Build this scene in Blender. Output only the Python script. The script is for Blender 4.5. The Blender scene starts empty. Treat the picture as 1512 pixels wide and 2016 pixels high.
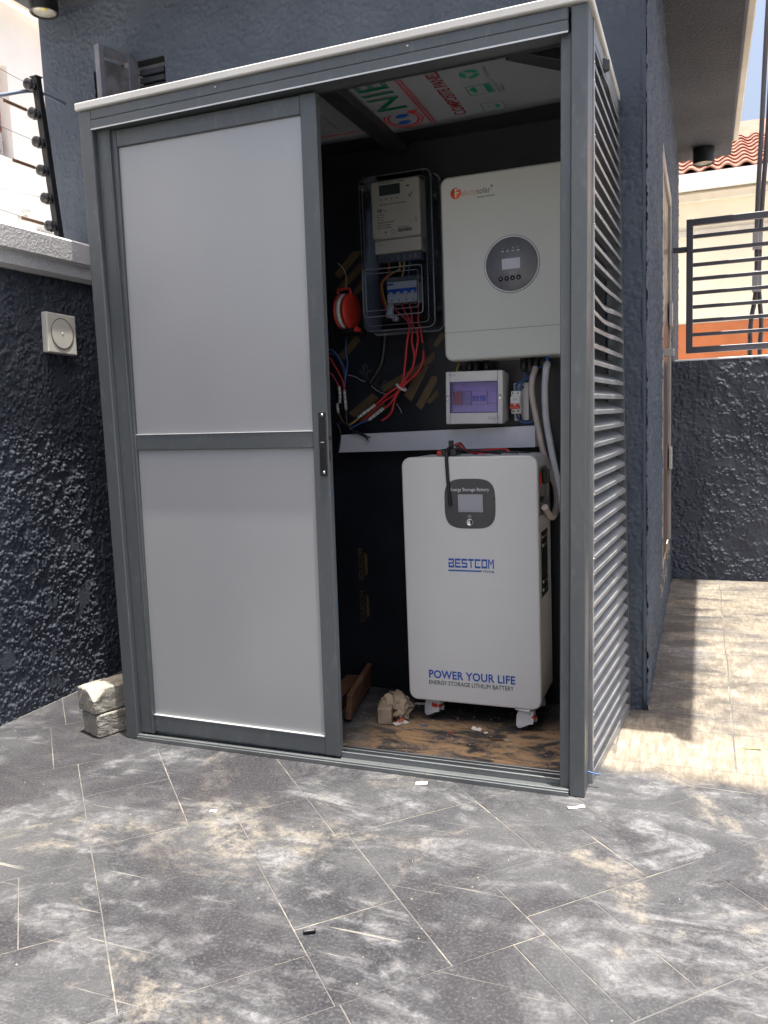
import bpy, bmesh, math, random
import numpy as np
from mathutils import Vector, Matrix

random.seed(7)
SC = bpy.context.scene
COL = SC.collection

# ------------------------------------------------------------------ camera
cam_data = bpy.data.cameras.new('camera')
cam = bpy.data.objects.new('camera', cam_data)
COL.objects.link(cam)
cam_data.sensor_fit = 'VERTICAL'
cam_data.sensor_height = 36.0
cam_data.lens = 1600.72 / 2016.0 * 36.0
cam_data.clip_start = 0.02
cam_data.clip_end = 600.0
_right = Vector((0.9313, 0.3622, -0.0384))
_fwd = Vector((-0.36422, 0.92408, -0.11580)).normalized()
_right = (_right - _fwd * _right.dot(_fwd)).normalized()
_up = _right.cross(_fwd).normalized()
_m = Matrix((_right, _up, -_fwd)).transposed().to_4x4()
_m.translation = Vector((1.970, -2.327, 1.138))
cam.matrix_world = _m
SC.camera = cam

# ------------------------------------------------------------------ sky, sun, exposure
SUN = Vector((0.083, -0.040, 1.0)).normalized()
world = bpy.data.worlds.new('World')
SC.world = world
world.use_nodes = True
wn = world.node_tree
wn.nodes.clear()
_sky = wn.nodes.new('ShaderNodeTexSky')
_sky.sky_type = 'NISHITA'
_sky.sun_disc = False
_sky.sun_elevation = math.asin(SUN.z)
_sky.sun_rotation = math.atan2(SUN.x, SUN.y)
_sky.air_density = 1.0
_sky.dust_density = 9.0
_sky.ozone_density = 1.0
_bg = wn.nodes.new('ShaderNodeBackground')
_bg.inputs['Strength'].default_value = 0.13
_wo = wn.nodes.new('ShaderNodeOutputWorld')
wn.links.new(_sky.outputs[0], _bg.inputs[0])
wn.links.new(_bg.outputs[0], _wo.inputs[0])

sun_data = bpy.data.lights.new('sun', 'SUN')
sun_data.energy = 5.0
sun_data.angle = math.radians(0.53)
sun_data.color = (1.0, 0.955, 0.88)
sun = bpy.data.objects.new('sun', sun_data)
COL.objects.link(sun)
sun.rotation_euler = SUN.to_track_quat('Z', 'Y').to_euler()
sun.location = SUN * 12

SC.view_settings.view_transform = 'Standard'
SC.view_settings.look = 'None'
SC.view_settings.exposure = 1.25
SC.view_settings.gamma = 1.0
SC.view_settings.use_curve_mapping = False
SC.cycles.use_denoising = True
SC.cycles.max_bounces = 8
SC.cycles.diffuse_bounces = 4
SC.cycles.glossy_bounces = 3
SC.cycles.transparent_max_bounces = 10
SC.cycles.use_adaptive_sampling = True
SC.cycles.adaptive_threshold = 0.02
SC.cycles.caustics_reflective = False
SC.cycles.caustics_refractive = False

# ------------------------------------------------------------------ node helpers
class NT:
    def __init__(self, name):
        self.m = bpy.data.materials.new(name)
        self.m.use_nodes = True
        self.t = self.m.node_tree
        self.t.nodes.clear()
        self.out = self.t.nodes.new('ShaderNodeOutputMaterial')

    def n(self, typ, **kw):
        nd = self.t.nodes.new(typ)
        for k, v in kw.items():
            setattr(nd, k, v)
        return nd

    def l(self, a, b):
        self.t.links.new(a, b)

    def val(self, sock, v):
        if hasattr(v, 'is_linked') or isinstance(v, bpy.types.NodeSocket):
            self.l(v, sock)
        else:
            sock.default_value = v

    def math(self, op, a, b=None, c=None, clamp=False):
        nd = self.n('ShaderNodeMath', operation=op)
        nd.use_clamp = clamp
        self.val(nd.inputs[0], a)
        if b is not None:
            self.val(nd.inputs[1], b)
        if c is not None:
            self.val(nd.inputs[2], c)
        return nd.outputs[0]

    def smooth(self, v, a, b):
        nd = self.n('ShaderNodeMapRange', interpolation_type='SMOOTHSTEP')
        self.val(nd.inputs['Value'], v)
        nd.inputs['From Min'].default_value = a
        nd.inputs['From Max'].default_value = b
        return nd.outputs[0]

    def mix(self, f, a, b, mode='MIX'):
        nd = self.n('ShaderNodeMix', data_type='RGBA', blend_type=mode)
        self.val(nd.inputs[0], f)
        for s, v in ((nd.inputs[6], a), (nd.inputs[7], b)):
            if isinstance(v, tuple):
                s.default_value = v if len(v) == 4 else (*v, 1)
            else:
                self.l(v, s)
        return nd.outputs[2]

    def pos(self, scale=(1, 1, 1), rot=(0, 0, 0), off=(0, 0, 0)):
        g = self.n('ShaderNodeNewGeometry')
        mp = self.n('ShaderNodeMapping')
        mp.inputs['Scale'].default_value = scale
        mp.inputs['Rotation'].default_value = rot
        mp.inputs['Location'].default_value = off
        self.l(g.outputs['Position'], mp.inputs['Vector'])
        return mp.outputs[0]

    def noise(self, vec, scale, detail=4, rough=0.55, dist=0.0):
        nd = self.n('ShaderNodeTexNoise')
        self.l(vec, nd.inputs['Vector'])
        nd.inputs['Scale'].default_value = scale
        nd.inputs['Detail'].default_value = detail
        nd.inputs['Roughness'].default_value = rough
        nd.inputs['Distortion'].default_value = dist
        return nd.outputs[0]

    def bump(self, h, strength=0.3, dist=0.01, normal=None):
        nd = self.n('ShaderNodeBump')
        nd.inputs['Strength'].default_value = strength
        nd.inputs['Distance'].default_value = dist
        self.l(h, nd.inputs['Height'])
        if normal is not None:
            self.l(normal, nd.inputs['Normal'])
        return nd.outputs[0]

    def bsdf(self, color, rough=0.5, metal=0.0, spec=0.5, normal=None, coat=0.0):
        b = self.n('ShaderNodeBsdfPrincipled')
        if isinstance(color, tuple):
            b.inputs['Base Color'].default_value = (*color[:3], 1)
        else:
            self.l(color, b.inputs['Base Color'])
        self.val(b.inputs['Roughness'], rough)
        b.inputs['Metallic'].default_value = metal
        b.inputs['Specular IOR Level'].default_value = spec
        b.inputs['Coat Weight'].default_value = coat
        if normal is not None:
            self.l(normal, b.inputs['Normal'])
        self.l(b.outputs[0], self.out.inputs['Surface'])
        return b


MATS = {}


def mat(name, color, rough=0.5, metal=0.0, spec=0.5, var=0.12, vscale=6.0, bump=0.0, bscale=80.0, dirt=None, coat=0.0, aniso=(1, 1, 1)):
    """plain coloured surface with a little procedural variation, dirt and grain"""
    if name in MATS:
        return MATS[name]
    t = NT(name)
    p = t.pos(aniso)
    n1 = t.noise(p, vscale, 5)
    dark = tuple(c * (1 - var) for c in color)
    lite = tuple(min(1, c * (1 + var)) for c in color)
    col = t.mix(t.smooth(n1, 0.3, 0.7), dark, lite)
    if dirt:
        amount, dcol, dsc = dirt
        n2 = t.noise(t.pos(aniso, off=(3.1, 1.7, 5.2)), dsc, 8, 0.65)
        col = t.mix(t.math('MULTIPLY', t.smooth(n2, 0.52, 0.78), amount), col, dcol)
    rn = t.math('MULTIPLY_ADD', t.noise(p, vscale * 3, 4), 0.16, rough - 0.08)
    nrm = None
    if bump:
        nrm = t.bump(t.noise(p, bscale, 3), bump, 0.004)
    t.bsdf(col, rn, metal, spec, nrm, coat)
    MATS[name] = t.m
    return t.m


def mat_clear(name, tint=(0.9, 0.93, 0.95), gloss=0.12, rough=0.08, ior=1.5):
    if name in MATS:
        return MATS[name]
    t = NT(name)
    tr = t.n('ShaderNodeBsdfTransparent')
    tr.inputs[0].default_value = (*tint, 1)
    gl = t.n('ShaderNodeBsdfGlossy')
    gl.inputs['Roughness'].default_value = rough
    gl.inputs['Color'].default_value = (0.9, 0.93, 1, 1)
    fr = t.n('ShaderNodeFresnel')
    fr.inputs['IOR'].default_value = ior
    f = t.math('ADD', fr.outputs[0], gloss * 0.3, clamp=True)
    ms = t.n('ShaderNodeMixShader')
    t.l(f, ms.inputs[0])
    t.l(tr.outputs[0], ms.inputs[1])
    t.l(gl.outputs[0], ms.inputs[2])
    t.l(ms.outputs[0], t.out.inputs['Surface'])
    MATS[name] = t.m
    return t.m


# ------------------------------------------------------------------ object helpers
BASE = {}


def finish(o, parent, base):
    COL.objects.link(o)
    if parent is not None:
        o.parent = parent
        base = BASE[parent.name]
    else:
        o.location = base
    BASE[o.name] = base
    return o


def tag(o, label=None, cat=None, group=None, kind=None):
    if label:
        o['label'] = label
    if cat:
        o['category'] = cat
    if group:
        o['group'] = group
    if kind:
        o['kind'] = kind
    return o


def thing(name, base, label, cat, group=None, kind=None):
    o = bpy.data.objects.new(name, None)
    o.empty_display_size = 0.05
    finish(o, None, Vector(base))
    return tag(o, label, cat, group, kind)


class MB:
    """collects shapes in world coordinates, then builds ONE mesh object"""

    def __init__(self):
        self.v = []
        self.f = []
        self.sm = []

    def add(self, verts, faces, smooth=False):
        b = len(self.v)
        self.v += [tuple(v) for v in verts]
        self.f += [tuple(i + b for i in f) for f in faces]
        self.sm += [smooth] * len(faces)
        return self

    def addbm(self, bm, smooth=False):
        bm.verts.index_update()
        self.add([v.co[:] for v in bm.verts], [[v.index for v in f.verts] for f in bm.faces], smooth)
        bm.free()
        return self

    def box(self, x0, x1, y0, y1, z0, z1, bev=0.0, seg=1, M=None):
        bm = bmesh.new()
        bmesh.ops.create_cube(bm, size=1.0)
        for v in bm.verts:
            v.co = Vector((x0 + (v.co.x + .5) * (x1 - x0), y0 + (v.co.y + .5) * (y1 - y0), z0 + (v.co.z + .5) * (z1 - z0)))
        if bev > 0:
            b = min(bev, 0.45 * min(x1 - x0, y1 - y0, z1 - z0))
            bmesh.ops.bevel(bm, geom=bm.edges[:], offset=b, segments=seg, affect='EDGES', profile=0.5)
        if M is not None:
            bm.transform(M)
        return self.addbm(bm)

    def prism(self, poly, axis, a, b):
        """poly 2-D (counter-clockwise) swept along axis from a to b"""
        def mk(p, t):
            return {'x': (t, p[0], p[1]), 'y': (p[0], t, p[1]), 'z': (p[0], p[1], t)}[axis]
        n = len(poly)
        V = [mk(p, a) for p in poly] + [mk(p, b) for p in poly]
        F = [tuple(range(n)), tuple(range(2 * n - 1, n - 1, -1))]
        for i in range(n):
            j = (i + 1) % n
            F.append((i, i + n, j + n, j))
        return self.add(V, F)

    def loft(self, rings, cap=True, smooth=False):
        n = len(rings[0])
        V = [p for r in rings for p in r]
        F = []
        for k in range(len(rings) - 1):
            for i in range(n):
                j = (i + 1) % n
                F.append((k * n + i, k * n + j, (k + 1) * n + j, (k + 1) * n + i))
        b = len(self.v)
        self.add(V, F, smooth)
        if cap:
            self.f += [tuple(b + i for i in range(n - 1, -1, -1)), tuple(b + (len(rings) - 1) * n + i for i in range(n))]
            self.sm += [False, False]
        return self

    def rrect(self, x0, x1, z0, z1, r, prof, seg=6, smooth=False):
        """rounded rectangle in XZ lofted along Y; prof = [(inset, y), ...]"""
        rings = []
        for ins, y in prof:
            ring = []
            rr = max(r - ins, 0.0005)
            for cx, cz, a0 in ((x1 - ins - rr, z1 - ins - rr, 0), (x0 + ins + rr, z1 - ins - rr, 90), (x0 + ins + rr, z0 + ins + rr, 180), (x1 - ins - rr, z0 + ins + rr, 270)):
                for k in range(seg + 1):
                    a = math.radians(a0 + 90 * k / seg)
                    ring.append((cx + rr * math.cos(a), y, cz + rr * math.sin(a)))
            rings.append(ring)
        return self.loft(rings, True, smooth)

    def cyl(self, c, axis, r0, r1, h, n=16, smooth=True):
        c = Vector(c)
        ax = Vector(axis).normalized()
        q = ax.to_track_quat('Z', 'Y')
        rings = []
        for t, r in ((0, r0), (h, r1)):
            rings.append([tuple(c + q @ Vector((r * math.cos(2 * math.pi * i / n), r * math.sin(2 * math.pi * i / n), t))) for i in range(n)])
        return self.loft(rings, True, smooth)

    def lathe(self, c, axis, prof, n=20, smooth=True):
        """prof = [(radius, height)] along axis"""
        c = Vector(c)
        q = Vector(axis).normalized().to_track_quat('Z', 'Y')
        rings = [[tuple(c + q @ Vector((r * math.cos(2 * math.pi * i / n), r * math.sin(2 * math.pi * i / n), t))) for i in range(n)] for r, t in prof]
        return self.loft(rings, True, smooth)

    def ring(self, c, axis, prof, n=40):
        """closed profile revolved: a hoop with a hole"""
        c = Vector(c)
        q = Vector(axis).normalized().to_track_quat('Z', 'Y')
        rings = [[tuple(c + q @ Vector((r * math.cos(2 * math.pi * i / n), r * math.sin(2 * math.pi * i / n), t))) for i in range(n)] for r, t in prof]
        return self.loft(rings + [rings[0]], False, False)

    def tube(self, pts, r, n=8, res=6, rfun=None):
        P = catmull([Vector(p) for p in pts], res) if res > 1 and len(pts) > 2 else [Vector(p) for p in pts]
        rings = []
        up = None
        for i, p in enumerate(P):
            t = (P[min(i + 1, len(P) - 1)] - P[max(i - 1, 0)]).normalized()
            if up is None:
                up = t.orthogonal().normalized()
            up = (up - t * up.dot(t)).normalized()
            w = t.cross(up)
            rr = rfun(i) if rfun else r
            rings.append([tuple(p + (up * math.cos(2 * math.pi * k / n) + w * math.sin(2 * math.pi * k / n)) * rr) for k in range(n)])
        return self.loft(rings, True, True)

    def build(self, name, material, parent=None, base=None):
        if parent is not None:
            b = BASE[parent.name]
        else:
            b = Vector(base) if base is not None else Vector((0, 0, 0))
        me = bpy.data.meshes.new(name)
        me.from_pydata([(v[0] - b.x, v[1] - b.y, v[2] - b.z) for v in self.v], [], self.f)
        me.polygons.foreach_set('use_smooth', self.sm)
        me.materials.append(material)
        bm = bmesh.new()
        bm.from_mesh(me)
        bmesh.ops.recalc_face_normals(bm, faces=bm.faces[:])
        bm.to_mesh(me)
        bm.free()
        me.update()
        return finish(bpy.data.objects.new(name, me), parent, b)


def catmull(P, res):
    out = []
    for i in range(len(P) - 1):
        p0 = P[max(i - 1, 0)]
        p1, p2 = P[i], P[i + 1]
        p3 = P[min(i + 2, len(P) - 1)]
        for k in range(res):
            t = k / res
            out.append(0.5 * ((2 * p1) + (p2 - p0) * t + (2 * p0 - 5 * p1 + 4 * p2 - p3) * t * t + (3 * p1 - p0 - 3 * p2 + p3) * t ** 3))
    out.append(P[-1])
    return out


def text(body, size, origin, xdir, ydir, material, parent, name='lettering', bold=0.0, xscale=1.0, spacing=1.0, align='LEFT', shear=0.0, fit=None):
    cu = bpy.data.curves.new('t', 'FONT')
    cu.body = body
    cu.size = size
    cu.align_x = align
    cu.offset = bold * size
    cu.space_character = spacing
    cu.shear = shear
    cu.extrude = 0.0004
    cu.resolution_u = 3
    o = bpy.data.objects.new('t', cu)
    me = bpy.data.meshes.new_from_object(o)
    bpy.data.objects.remove(o)
    bpy.data.curves.remove(cu)
    if fit:
        xs_ = [v.co.x for v in me.vertices]
        xscale = fit / (max(xs_) - min(xs_))
    X = Vector(xdir).normalized() * xscale
    Y = Vector(ydir).normalized()
    Z = Vector(xdir).normalized().cross(Y)
    M = Matrix((X, Y, Z)).transposed().to_4x4()
    b = BASE[parent.name]
    M.translation = Vector(origin) - b
    me.transform(M)
    me.materials.clear()
    me.materials.append(material)
    me.name = name
    return finish(bpy.data.objects.new(name, me), parent, b)


FX, FZ = (1, 0, 0), (0, 0, 1)

# numpy value noise for rendered relief
_rng = np.random.default_rng(11)
_LAT = _rng.random((512, 512))


def vnoise(x, y):
    xi = np.floor(x).astype(int)
    yi = np.floor(y).astype(int)
    fx = x - xi
    fy = y - yi
    fx = fx * fx * (3 - 2 * fx)
    fy = fy * fy * (3 - 2 * fy)
    a = _LAT[xi % 512, yi % 512]
    b = _LAT[(xi + 1) % 512, yi % 512]
    c = _LAT[xi % 512, (yi + 1) % 512]
    d = _LAT[(xi + 1) % 512, (yi + 1) % 512]
    return (a * (1 - fx) + b * fx) * (1 - fy) + (c * (1 - fx) + d * fx) * fy


_J = _rng.random((4, 256, 256))


def nuggets(u, v, cell):
    """round lumps of thrown mortar on a jittered grid"""
    x, y = u / cell, v / cell
    xi, yi = np.floor(x).astype(int), np.floor(y).astype(int)
    best = np.zeros_like(x)
    for di in (-1, 0, 1):
        for dj in (-1, 0, 1):
            a, b = (xi + di) % 256, (yi + dj) % 256
            px = xi + di + 0.15 + 0.7 * _J[0][a, b]
            py = yi + dj + 0.15 + 0.7 * _J[1][a, b]
            r = 0.45 + 0.65 * _J[2][a, b]
            d2 = ((x - px) ** 2 + (y - py) ** 2) / (r * r)
            best = np.maximum(best, np.clip(1 - d2, 0, 1) ** 0.6 * (0.15 + 0.85 * _J[3][a, b]))
    return best


def roughcast(u, v, amp, cell=0.0125):
    """thrown plaster: grains of about 1 cm, clotted here and trowelled flat there"""
    w = vnoise(u * 55 + 7, v * 55) - 0.5
    g = nuggets(u + w * 0.006, v - w * 0.006, cell)
    g2 = nuggets(u * 1.0 + 3.3 + w * 0.008, v + 1.7, cell * 2.3)
    fine = vnoise(u * 210, v * 210)
    flat = vnoise(u * 11 + 3, v * 12 + 40) * 0.6 + vnoise(u * 27, v * 25) * 0.4
    k = np.clip((flat - 0.18) / 0.22, 0.40, 1)
    top = np.clip((flat - 0.70) / 0.05, 0, 1)
    h = (0.80 * g + 0.34 * g2) * k * (1 - top) + top * 0.60
    return amp * (h + 0.06 * fine)


def rough_wall(name, material, parent, O, U, V, N, lu, lv, step, amp, hole=None, seed=0.0, base=None, cell=0.0125, stepv=None):
    nu = int(lu / step) + 1
    nv = int(lv / (stepv or step)) + 1
    us = np.linspace(0, lu, nu)
    vs = np.linspace(0, lv, nv)
    uu, vv = np.meshgrid(us, vs, indexing='ij')
    h = roughcast(uu + seed + 10, vv + seed * 0.7 + 10, amp, cell)
    O, U, V, N = (np.array(a, float) for a in (O, U, V, N))
    b = BASE[parent.name] if parent is not None else Vector(base or (0, 0, 0))
    P = O + uu[..., None] * U + vv[..., None] * V + h[..., None] * N - np.array(b[:])
    idx = np.arange(nu * nv).reshape(nu, nv)
    q = np.stack([idx[:-1, :-1], idx[1:, :-1], idx[1:, 1:], idx[:-1, 1:]], -1)
    if np.dot(np.cross(U, V), N) < 0:
        q = q[..., ::-1]
    if hole is not None:
        cu = (us[:-1] + us[1:]) / 2
        cv = (vs[:-1] + vs[1:]) / 2
        keep = np.ones((nu - 1, nv - 1), bool)
        for (u0, u1, v0, v1) in hole:
            keep &= ~(((cu > u0) & (cu < u1))[:, None] & ((cv > v0) & (cv < v1))[None, :])
        q = q[keep]
    q = q.reshape(-1, 4)
    me = bpy.data.meshes.new(name)
    me.vertices.add(nu * nv)
    me.vertices.foreach_set('co', P.reshape(-1).astype(np.float32))
    me.loops.add(q.size)
    me.loops.foreach_set('vertex_index', q.reshape(-1).astype(np.int32))
    me.polygons.add(len(q))
    me.polygons.foreach_set('loop_start', np.arange(0, q.size, 4, dtype=np.int32))
    me.polygons.foreach_set('loop_total', np.full(len(q), 4, dtype=np.int32))
    me.update(calc_edges=True)
    me.validate()
    me.polygons.foreach_set('use_smooth', np.ones(len(me.polygons), bool))
    me.materials.append(material)
    return finish(bpy.data.objects.new(name, me), parent, b)


# ------------------------------------------------------------------ materials
def make_floor():
    t = NT('stamped_concrete')
    g = t.n('ShaderNodeNewGeometry')
    sep = t.n('ShaderNodeSeparateXYZ')
    t.l(g.outputs['Position'], sep.inputs[0])
    X, Y = sep.outputs[0], sep.outputs[1]
    p = t.pos()
    pd = t.pos((1, 2.0, 1), (0, 0, math.radians(-30)))
    big = t.noise(p, 0.95, 9, 0.62, 0.8)
    mid = t.noise(t.pos(off=(4, 2, 0)), 2.3, 13, 0.70, 1.2)
    strk = t.noise(pd, 2.9, 13, 0.70, 1.4)
    sm = t.noise(t.pos(off=(8, 1, 0)), 9, 12, 0.74, 0.6)
    fine = t.noise(p, 130, 4, 0.7)
    grit = t.noise(p, 420, 2, 0.6)
    bm = t.math('ADD', t.math('MULTIPLY', big, 0.55), t.math('MULTIPLY', mid, 0.45))
    col = t.mix(t.smooth(bm, 0.38, 0.62), (0.017, 0.018, 0.023), (0.060, 0.062, 0.067))
    col = t.mix(t.math('MULTIPLY', t.smooth(sm, 0.40, 0.70), 0.5), col, (0.088, 0.090, 0.094))
    # chalky white smears of cement
    sm2 = t.noise(t.pos(off=(2, 6, 0)), 48, 8, 0.75, 0.4)
    ch = t.math('MULTIPLY', t.smooth(strk, 0.46, 0.66), t.math('MULTIPLY', t.smooth(sm, 0.32, 0.60), t.smooth(sm2, 0.30, 0.58)))
    col = t.mix(t.math('MULTIPLY', ch, 0.92), col, (0.215, 0.217, 0.225))
    # beige mortar dust
    du = t.noise(t.pos(off=(1, 7, 0)), 1.9, 11, 0.70, 0.9)
    du2 = t.noise(t.pos(off=(6, 3, 0)), 21, 8, 0.74)
    dm = t.math('MULTIPLY', t.smooth(du, 0.53, 0.64), t.smooth(du2, 0.40, 0.58))
    col = t.mix(t.math('MULTIPLY', t.math('MULTIPLY', dm, t.smooth(sm2, 0.28, 0.55)), 0.80), col, (0.235, 0.212, 0.175))
    # dark worn paint left bare here and there
    purp = t.noise(t.pos(off=(9, 5, 0)), 1.35, 10, 0.66, 1.0)
    col = t.mix(t.math('MULTIPLY', t.smooth(purp, 0.475, 0.59), t.math('MULTIPLY_ADD', sm2, 0.5, 0.5)), col, (0.024, 0.022, 0.027))
    # thin trowel scratches in two directions
    for rot_, off_ in ((-42, 0.0), (49, 3.0), (-8, 6.0)):
        sc_ = t.noise(t.pos((2.2, 75, 1), (0, 0, math.radians(rot_)), (off_, off_, 0)), 1.0, 3, 0.6, 0.4)
        col = t.mix(t.math('MULTIPLY', t.smooth(sc_, 0.685, 0.75), 0.55), col, (0.32, 0.30, 0.26))
    # passage sand with painted sun patch and eave shadow, and brown dust on the cabinet floor
    wob = t.noise(t.pos(off=(2, 2, 0)), 4.5, 6, 0.65)
    wob = t.math('MULTIPLY_ADD', wob, 0.30, -0.15)
    px = t.smooth(t.math('ADD', X, wob), 1.60, 1.72)
    py = t.smooth(t.math('ADD', Y, wob), 0.17, 0.30)
    sand_n = t.noise(t.pos((1, 1.6, 1), off=(5, 1, 0)), 3.6, 8, 0.66, 0.6)
    wheel = t.noise(t.pos((5, 1.0, 1), (0, 0, 0.4)), 10, 6, 0.7, 0.5)
    nearx = t.smooth(X, 2.05, 1.85)
    sand_a = t.math('ADD', t.smooth(sand_n, 0.30, 0.68), t.math('MULTIPLY', t.smooth(Y, 0.75, 0.45), 0.8), clamp=True)  # more pale sand close to the cabinet, painting the sun patch brighter
    sand_a = t.math('SUBTRACT', sand_a, t.math('MULTIPLY', nearx, t.math('MULTIPLY', t.smooth(Y, 0.55, 0.75), 0.62)), clamp=True)  # sand thinned along the eave shadow strip, deepening it in the colour
    passage = t.math('MULTIPLY', t.math('MULTIPLY', px, py), t.math('MULTIPLY_ADD', sand_a, 0.74, 0.12))
    sandc = t.mix(t.smooth(wheel, 0.40, 0.66), (0.25, 0.212, 0.158), (0.43, 0.375, 0.290))
    col = t.mix(passage, col, sandc)
    ix = t.smooth(X, 1.66, 1.63)
    iy = t.smooth(Y, 0.06, 0.14)
    ins = t.math('MULTIPLY', t.math('MULTIPLY', ix, iy), t.smooth(t.noise(pd, 7, 8, 0.7, 0.8), 0.40, 0.60))
    ins = t.math('MULTIPLY', ins, t.math('MULTIPLY', t.smooth(X, 0.72, 1.0), t.smooth(Y, 0.62, 0.38)))
    col = t.mix(t.math('MULTIPLY', ins, 0.95), col, (0.46, 0.30, 0.16))
    # speckle
    col = t.mix(t.math('MULTIPLY', t.smooth(fine, 0.45, 0.78), 0.34), col, (0.22, 0.218, 0.214))
    col = t.mix(t.math('MULTIPLY', t.smooth(grit, 0.62, 0.40), 0.45), col, t.mix(0.5, col, (0.015, 0.015, 0.018)))
    ridg = t.noise(pd, 60, 6, 0.75, 0.4)
    h = t.math('ADD', t.math('MULTIPLY', ridg, 0.6), t.math('MULTIPLY', strk, 1.2))
    h = t.math('ADD', h, t.math('MULTIPLY', fine, 0.35))
    nrm = t.bump(h, 0.55, 0.006)
    rough = t.math('MULTIPLY_ADD', mid, 0.25, 0.52)
    t.bsdf(col, rough, 0, 0.22, nrm)
    return t.m


def make_paint(name, c0, c1, rough=0.42):
    t = NT(name)
    p = t.pos()
    n = t.noise(p, 2.2, 6, 0.6)
    col = t.mix(t.smooth(n, 0.35, 0.68), c0, c1)
    n2 = t.noise(t.pos(off=(5, 5, 5)), 26, 6, 0.7)
    col = t.mix(t.math('MULTIPLY', t.smooth(n2, 0.62, 0.8), 0.35), col, (0.16, 0.16, 0.15))
    nrm = t.bump(t.noise(p, 190, 5, 0.7), 0.7, 0.004)
    t.bsdf(col, t.math('MULTIPLY_ADD', n, 0.2, rough - 0.1), 0, 0.4, nrm)
    return t.m


def make_stucco(name, c0, c1, scale=75, strength=0.8):
    t = NT(name)
    p = t.pos()
    n = t.noise(p, 2.0, 6, 0.6)
    col = t.mix(t.smooth(n, 0.35, 0.68), c0, c1)
    h = t.noise(p, scale, 5, 0.6, 0.4)
    nrm = t.bump(t.smooth(h, 0.40, 0.68), strength, 0.006)
    t.bsdf(col, 0.7, 0, 0.35, nrm)
    return t.m


def make_block():
    t = NT('sandcrete')
    p = t.pos()
    n = t.noise(p, 14, 6, 0.7)
    col = t.mix(t.smooth(n, 0.3, 0.7), (0.26, 0.245, 0.21), (0.46, 0.435, 0.38))
    g = t.noise(p, 240, 3, 0.7)
    col = t.mix(t.math('MULTIPLY', t.smooth(g, 0.52, 0.40), 0.55), col, (0.075, 0.068, 0.055))
    nrm = t.bump(t.noise(p, 150, 4, 0.7), 0.9, 0.006)
    t.bsdf(col, 0.9, 0, 0.2, nrm)
    return t.m


def make_brick():
    t = NT('brick_cladding')
    tx = t.n('ShaderNodeTexBrick')
    mp = t.pos((1, 1, 1), (0, math.radians(90), math.radians(90)))
    t.l(mp, tx.inputs['Vector'])
    tx.inputs['Scale'].default_value = 1.0
    tx.inputs['Brick Width'].default_value = 0.2
    tx.inputs['Row Height'].default_value = 0.065
    tx.inputs['Mortar Size'].default_value = 0.008
    tx.inputs['Color1'].default_value = (0.36, 0.15, 0.10, 1)
    tx.inputs['Color2'].default_value = (0.28, 0.11, 0.08, 1)
    tx.inputs['Mortar'].default_value = (0.42, 0.34, 0.30, 1)
    t.bsdf(tx.outputs[0], 0.85, 0, 0.2)
    return t.m


FLOOR = make_floor()
PAINT = make_paint('black_wall_paint', (0.042, 0.050, 0.070), (0.072, 0.082, 0.107), 0.62)
HOUSEP = make_paint('slate_wall_paint', (0.050, 0.064, 0.088), (0.072, 0.089, 0.116), 0.62)
SOFFIT = make_stucco('dark_soffit', (0.046, 0.052, 0.064), (0.064, 0.070, 0.084), 60, 0.9)
COPING = make_stucco('grey_coping', (0.74, 0.74, 0.74), (0.82, 0.81, 0.80), 85, 0.5)
BLOCK = make_block()
BRICK = make_brick()
def make_joint():
    t = NT('joint_sand')
    n1 = t.noise(t.pos(), 2.4, 5, 0.6)
    n2 = t.noise(t.pos(off=(3, 3, 0)), 14, 5, 0.7)
    f = t.math('MULTIPLY', t.smooth(n1, 0.45, 0.66), t.smooth(n2, 0.38, 0.60))
    col = t.mix(f, (0.115, 0.113, 0.110), (0.30, 0.272, 0.22))
    t.bsdf(col, 0.95, 0, 0.1, t.bump(t.noise(t.pos(), 220, 3), 0.5, 0.003))
    return t.m


JOINT = make_joint()
FRAME = mat('grey_powder_coat', (0.094, 0.105, 0.111), 0.36, 0.2, 0.5, 0.08, 3, 0.06, 300, (0.20, (0.30, 0.30, 0.29), 46), aniso=(1, 1, 0.35))
TRACK = mat('grey_track_aluminium', (0.18, 0.195, 0.20), 0.32, 0.55, 0.5, 0.1, 5, 0.05, 200, (0.3, (0.40, 0.37, 0.32), 20))
SLATM = mat('bare_slat_aluminium', (0.27, 0.28, 0.288), 0.36, 0.35, 0.5, 0.16, 9, 0.1, 160, (0.6, (0.42, 0.40, 0.36), 30))
def make_panel():
    t = NT('silver_composite_panel')
    p = t.pos()
    smear = t.noise(t.pos((1, 1, 0.6)), 1.5, 4, 0.5, 0.3)
    dust = t.noise(p, 190, 3, 0.6)
    low = t.n('ShaderNodeSeparateXYZ')
    t.l(p, low.inputs[0])
    lowf = t.smooth(low.outputs[2], 1.3, 0.0)
    scr = t.noise(t.pos((55, 1, 3.5), (0, math.radians(24), 0)), 1.0, 3, 0.6, 0.3)
    col = t.mix(t.smooth(smear, 0.32, 0.70), (0.345, 0.357, 0.368), (0.378, 0.388, 0.395))
    col = t.mix(t.math('MULTIPLY', t.smooth(dust, 0.70, 0.76), t.math('MULTIPLY_ADD', lowf, 0.55, 0.12)), col, (0.62, 0.60, 0.56))
    col = t.mix(t.math('MULTIPLY', t.smooth(scr, 0.76, 0.80), 0.45), col, (0.55, 0.55, 0.54))
    rough = t.math('MULTIPLY_ADD', smear, 0.10, 0.33)
    nrm = t.bump(t.noise(t.pos((1, 1, 0.6)), 2.2, 2, 0.4), 0.06, 0.02)
    t.bsdf(col, rough, 0.2, 0.5, nrm)
    return t.m


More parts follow.
